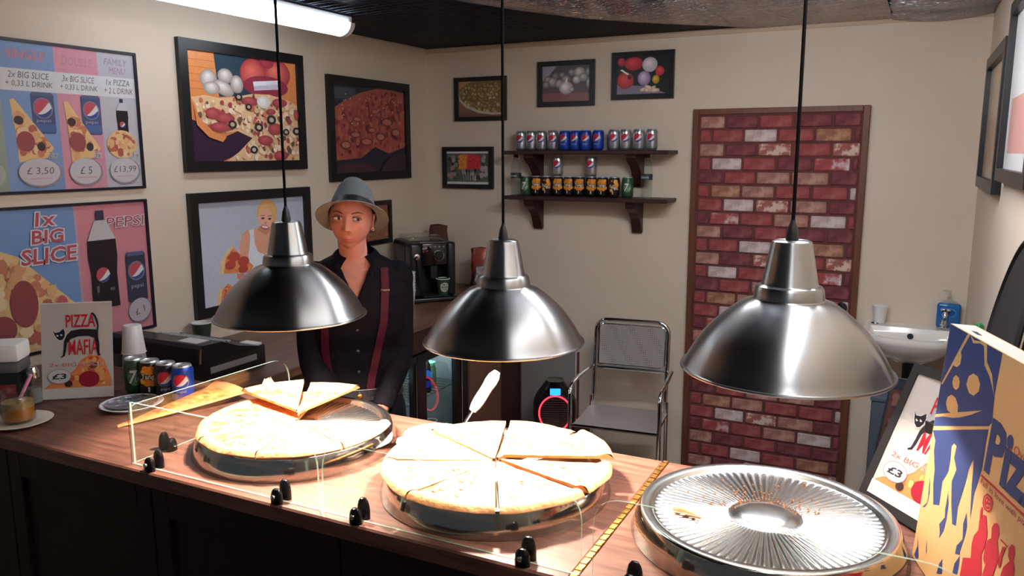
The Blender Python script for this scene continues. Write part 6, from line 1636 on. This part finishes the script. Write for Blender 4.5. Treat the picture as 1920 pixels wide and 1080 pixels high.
# face details
def eye(s):
    c = HP(s * .0315, .0735, .0005)
    e = obj('eye', MB().sphere(c, .0140, .0095, .0062, 20, 12, fr=(HL, HF, HU)), mat('eye_white', srgb(226, 214, 206), .2), person)
    ic = HP(s * .0315 + .0045, .0735 + .0086, .0008)
    obj('iris', MB().lathe([(0, .0012), (.0048, .0006), (.0056, -.0006)], 16, ic, fr=(HL, HU, HF)), mat('iris', srgb(70, 46, 34), .15), e)
    ld = MB(); 
    ld.tube([HP(s * (.0315 + .0158 * x), .0735 + .0100 * math.sqrt(max(0, 1 - (x * .92) ** 2)) - .0006, .0008 + .0072 * math.sqrt(max(0, 1 - x * x)) - .0012 * x) for x in [-1 + 2 * k / 12 for k in range(13)]], [.0008] + [.0018] * 11 + [.0012], 6)
    obj('upper_lid', ld, mat('lash_line', srgb(74, 44, 38), .6), person)
    lw_ = MB().tube([HP(s * (.0315 + .0150 * x), .0735 + .0088 * math.sqrt(max(0, 1 - (x * .92) ** 2)), -.0002 - .0062 * math.sqrt(max(0, 1 - x * x))) for x in [-1 + 2 * k / 10 for k in range(11)]], .0012, 6)
    obj('lower_lid', lw_, skin, person)
    bw = MB().tube([HP(s * (.0145 + .037 * u), .0855 - .011 * u - .013 * u * u, .0165 + .0085 * math.sin(PI * min(1, u * 1.05) * .72) - .005 * u * u) for u in [k / 10 for k in range(11)]], [.0014, .0028, .0032, .0032, .003, .0028, .0026, .0022, .0018, .0014, .0008], 8, flat=.7)
    obj('eyebrow', bw, mat('eyebrow', srgb(84, 52, 40), .8), person)
eye(1); eye(-1)
lips = mat('lips', srgb(196, 106, 100), .35)
def face_f(a, z):
    lat = math.asin(max(-.999, min(.999, (z + .002) / (.112 * (1.0 if z > 0 else .96))))); lo, hi = 0.0, PI / 2
    for _ in range(30):
        md = (lo + hi) / 2
        if head_pt(lat, md)[0] < abs(a): lo = md
        else: hi = md
    return head_pt(lat, lo)[1]
def lip(u, v):
    x = (u - .5) * .046; k = 1 - (2 * u - 1) ** 2
    z = -.0708 + (.0068 if v > .5 else .0066) * (v - .5) * 2 * k ** .6 - .0010 * math.exp(-(x / .004) ** 2) * (v > .7)
    return HP(x, face_f(x, z) + .0004 + .0022 * math.sin(PI * v) * k - .0012 * math.exp(-((v - .5) / .09) ** 2), z)
obj('lips', MB().grid(lip, 26, 12), lips, person)
for s in (1, -1): obj('ear_stud', MB().sphere(HP(s * .0755, -.008, -.040), .0026), 'steel', person)
# hair: a close cap pulled back under the hat
hb = MB()
hb.grid(lambda u, v: (lambda p: HP(p[0] * 1.045 + .0, (p[1] + .004) * 1.05, p[2] * 1.03 + .003))(head_pt(-PI * .13 + (PI / 2 + PI * .13) * .995 * v, PI / 2 * .97 + (2 * PI - PI * .97) * u)), 48, 30)
obj('hair', hb, mat('hair', srgb(92, 60, 44), .6, noise_amt=.3, noise_scale=60), person)

# hat, tipped back
HT = D(33)
hatF = (HF * math.cos(HT) + PZ * math.sin(HT)).normalized(); hatU = (PZ * math.cos(HT) - HF * math.sin(HT)).normalized(); hatL = (HLx * math.cos(D(-1)) - PZ * math.sin(D(-1))).normalized()
hatC = HP(.004, -.004, .006)
TP = lambda a, f, z: hatC + hatL * a + hatF * f + hatU * z
felt = mat('grey_felt', srgb(98, 102, 104), .9, noise_amt=.08, noise_scale=120, bump=.12, bump_scale=300)
def crown(u, v):
    q = 2 * PI * u; c, s = math.cos(q), math.sin(q)
    r = 1 - .36 * v ** 1.15 - .10 * max(0, v - .8) / .2
    a, f = .0815 * r * c, .1030 * r * s
    z = .118 * v
    pin = G(abs(a), .05, .025) * max(0, s) * max(0, v - .35)                 # front pinch
    a *= 1 - .30 * pin
    return TP(a, f, z)
hat = MB().grid(crown, 56, 20)
# top with a lengthwise crease
def crown_top(u, v):
    q = 2 * PI * u; c, s = math.cos(q), math.sin(q); rr = 1 - v
    r = 1 - .46
    a, f = .0815 * r * c * rr, .1030 * r * s * rr
    pin = G(abs(.0815 * r * c), .05, .025) * max(0, s) * .65; a *= 1 - .30 * pin
    return TP(a, f, .118 + .007 * (1 - rr ** 2) - .016 * G(a, 0, .014) * (1 - rr ** 4))
hat.grid(crown_top, 56, 12)
ho = obj('hat', hat, felt, person)
def brim(u, v, dz=0):
    q = 2 * PI * u; c, s = math.cos(q), math.sin(q)
    a = (.0815 + v * .039) * c; f = (.1030 + v * .040) * s
    z = -.002 - .008 * v ** 1.5 * abs(c) ** 2 - .021 * v * max(0, s) ** 1.4 + .004 * v * max(0, -s) + dz
    return TP(a, f, z)
bmb = MB().grid(lambda u, v: brim(u, v, .0014), 72, 8).grid(lambda u, v: brim(1 - u, v, -.0014), 72, 8)
bmb.tube([brim(k / 72, 1.0) for k in range(72)], .0018, 6, True)
obj('brim', bmb, felt, ho)
obj('hat_band', MB().grid(lambda u, v: (lambda p: hatC + (p - hatC) * 1.012)(crown(u, .02 + .20 * v)), 56, 3), mat('black_ribbon', srgb(18, 18, 20), .5), ho)

# shirt
sb = MB()
loft(sb, fine(.93, 1.512, 36), 28, .86, .013)
for s in (1, -1): arm(sb, s, .012, .93)
VZ = 1.372
shirt_me = remesh(sb, .0045, 6, 'shirt')
loc = lambda p: ((p - PB).dot(PL), (p - PB).dot(PF), p.z)
bm2 = bmesh.new(); bm2.from_mesh(shirt_me)
for v in bm2.verts:
    n1 = noise.noise(v.co * 9) * .004 + noise.noise(V((v.co.x * 16, v.co.y * 16, v.co.z * 7)) + V((3, 1, 2))) * .0045
    v.co += v.normal * n1
kill = []
for f in bm2.faces:
    a, fw, z = loc(f.calc_center_median())
    if z > 1.506 or (fw > -.0 and z > VZ and abs(a + .004) < .002 + .46 * (z - VZ)): kill.append(f)
    elif z < .945: kill.append(f)
    else:
        for s in (1, -1):
            w_ = ARM[s]['wr']; e_ = ARM[s]['el']; d_ = (w_ - e_)
            t_ = (f.calc_center_median() - e_).dot(d_) / d_.length_squared
            if t_ > .925 and (f.calc_center_median() - w_).length < .06: kill.append(f); break
bmesh.ops.delete(bm2, geom=list(set(kill)), context='FACES')
for _ in range(14):                                  # even out the cut edges
    mv = []
    for v in bm2.verts:
        nb_ = [e.other_vert(v).co for e in v.link_edges if e.is_boundary]
        if len(nb_) == 2: mv.append((v, (nb_[0] + nb_[1] + v.co * 2) / 4))
    for v, c_ in mv: v.co = c_
bm2.to_mesh(shirt_me); bm2.free()
shirtm = mat('black_shirt', srgb(12, 9, 15), .8, spec=.1, noise_amt=.1, noise_scale=30, bump=.1, bump_scale=400)
tree = BVHTree.FromPolygons([v.co.copy() for v in shirt_me.vertices], [tuple(p.vertices) for p in shirt_me.polygons])
def on_shirt(a, z, off=.003):
    h, n_, i_, d_ = tree.ray_cast(LP(a, .5, z), -PF)
    return (h if h is not None else LP(a, lerp_sec(z)[1] + .014, z)) + PF * off
shirt = mobj('shirt', shirt_me, shirtm, person)
# collar
def collar(s):
    def C(u, v):
        q = D(180) - u * D(152)                         # from the back of the neck to the front
        a0, f0 = .062 * math.sin(q), -.016 + .060 * math.cos(q) * (-1) * -1
        z0_ = 1.540 - .032 * u ** 1.5
        ro = .030 + .012 * u
        drop = .034 + .024 * u ** 2
        a1 = (a0 + math.sin(q) * ro * .8 + .018 * u ** 3); f1 = f0 + math.cos(q) * ro * .55 + .022 * u ** 2
        k = v
        lift = .008 * math.sin(PI * k)
        return LP(s * (a0 + (a1 - a0) * k), f0 + (f1 - f0) * k, z0_ - drop * k + lift)
    return C
for s in (1, -1):
    C = collar(s); mb = MB().grid(C, 20, 6)
    mb.grid(lambda u, v: C(1 - u, v) - PZ * .003 - PF * .001, 20, 6)
    obj('collar', mb, shirtm, person)
    # lapel edge of the open neck
    lap = MB().grid(lambda u, v: (lambda z: on_shirt(s * (.46 * (z - VZ) + .004 + .022 * v) - .004, z, .004 + .003 * math.sin(PI * v)))(VZ + .004 + .11 * u), 10, 3)
    obj('neck_facing', lap, shirtm, person)
pk = MB().grid(lambda u, v: on_shirt(-.004 + (u - .5) * .030, .955 + (VZ - .957) * v, .0028), 3, 26); obj('placket', pk, shirtm, person)
for z in (1.345, 1.27, 1.195, 1.12, 1.045):
    obj('shirt_button', MB().sphere(on_shirt(-.004, z, .004), .0052, .0052, .0052, 10, 6), mat('shirt_button', srgb(64, 56, 66), .3), person)
for s in (1, -1):
    w_, e_ = ARM[s]['wr'], ARM[s]['el']; d_ = (w_ - e_).normalized()
    cf = obj('cuff', MB().tube([w_ - d_ * .062, w_ - d_ * .055, w_ - d_ * .006, w_ - d_ * .002], [.0385, .0405, .0365, .034], 20, cap=False), shirtm, person)
    obj('cuff_button', MB().sphere(w_ - d_ * .03 + PF * .036 + PZ * .006, .0048), 'steel', cf)
# braces
bracem = mat('burgundy_braces', srgb(62, 10, 28), .75, spec=.2, noise_amt=.08)
def brace(path, w=.026):
    def S(u, v):
        k = v * (len(path) - 1); i = min(int(k), len(path) - 2); q = k - i
        a = path[i][0] + (path[i + 1][0] - path[i][0]) * q; z = path[i][1] + (path[i + 1][1] - path[i][1]) * q
        a += (u - .5) * w
        if z < 1.15:                                     # the sleeves lie in front here: follow the torso itself
            A_, D_, F_ = lerp_sec(z); A_ += .017; D_ += .017
            return LP(a, F_ + D_ * max(0, 1 - (abs(a) / A_) ** (2 / .86)) ** .43 + .002, z)
        return on_shirt(a, z, .0045)
    mb = MB().grid(S, 4, 44); mb.grid(lambda u, v: S(1 - u, v) - PF * .003, 4, 44)
    return obj('brace', mb, bracem, person), S
for path in ([(.094, 1.470), (.094, 1.41), (.086, 1.30), (.064, 1.20), (.040, 1.10), (.030, 1.035)], [(-.104, 1.470), (-.106, 1.41), (-.110, 1.30), (-.114, 1.20), (-.104, 1.10), (-.092, 1.035)]):
    o, S = brace(path)
    cp = S(.5, .22); obj('brace_clip', MB().bbox(-.015, .015, -.002, .003, -.004, .004, .001, 1).xf(lambda p: cp + PL * p.x + PF * p.y + PZ * p.z), 'chrome', o)
    cp2 = S(.5, .97); obj('brace_end', MB().bbox(-.012, .012, -.002, .004, -.014, .008, .002, 1).xf(lambda p: cp2 + PL * p.x + PF * p.y + PZ * p.z), 'black_matte', o)
# trousers
tb = MB(); loft(tb, fine(.80, 1.055, 14), 28, .86, .015)
for s in (1, -1):
    leg = [LP(s * .074, -.005, .88), LP(s * .084, .006, .70), LP(s * .088, .010, .52), LP(s * .088, .0, .44), LP(s * .09, -.010, .32), LP(s * .09, -.016, .18), LP(s * .09, -.015, .10)]
    tb.tube(leg, [.098, .092, .077, .070, .070, .066, .064], 18)
tme = remesh(tb, .008, 4, 'trousers'); trm = mat('dark_trousers', srgb(18, 16, 24), .8, spec=.15)
tr = mobj('trousers', tme, trm, person)
obj('waistband', MB().grid(lambda u, v: (lambda q, z, sec: LP((sec[0] + .021) * math.copysign(abs(math.cos(q)) ** .86, math.cos(q)), sec[2] + (sec[1] + .021) * math.copysign(abs(math.sin(q)) ** .86, math.sin(q)), z))(2 * PI * u, 1.016 + .040 * v, lerp_sec(1.016 + .04 * v)), 48, 3), mat('waistband', srgb(30, 26, 30), .7), tr)
sw_ = [LP((s_[0] + .023) * math.copysign(abs(math.cos(q)) ** .86, math.cos(q)), s_[2] + (s_[1] + .023) * math.copysign(abs(math.sin(q)) ** .86, math.sin(q)), 1.056) for q in [2 * PI * k / 60 for k in range(60)] for s_ in (lerp_sec(1.056),)]
obj('waist_seam', MB().tube(sw_, .0016, 6, True), mat('seam_grey', srgb(120, 112, 116), .5), tr)
bc = LP(-.004, lerp_sec(1.035)[2] + lerp_sec(1.035)[1] + .024, 1.034)
obj('trouser_button', MB().lathe([(0, .005), (.006, .005), (.009, .003), (.009, 0)], 16, bc, fr=(PL, PZ, PF)), 'gold', tr)
for s in (1, -1):
    obj('shoe', MB().tube([LP(s * .09, -.068, .040), LP(s * .092, -.01, .045), LP(s * .097, .08, .042), LP(s * .10, .15, .034), LP(s * .10, .19, .026)], [.034, .042, .044, .040, .02], 14, flat=.85), 'black_plastic', person)
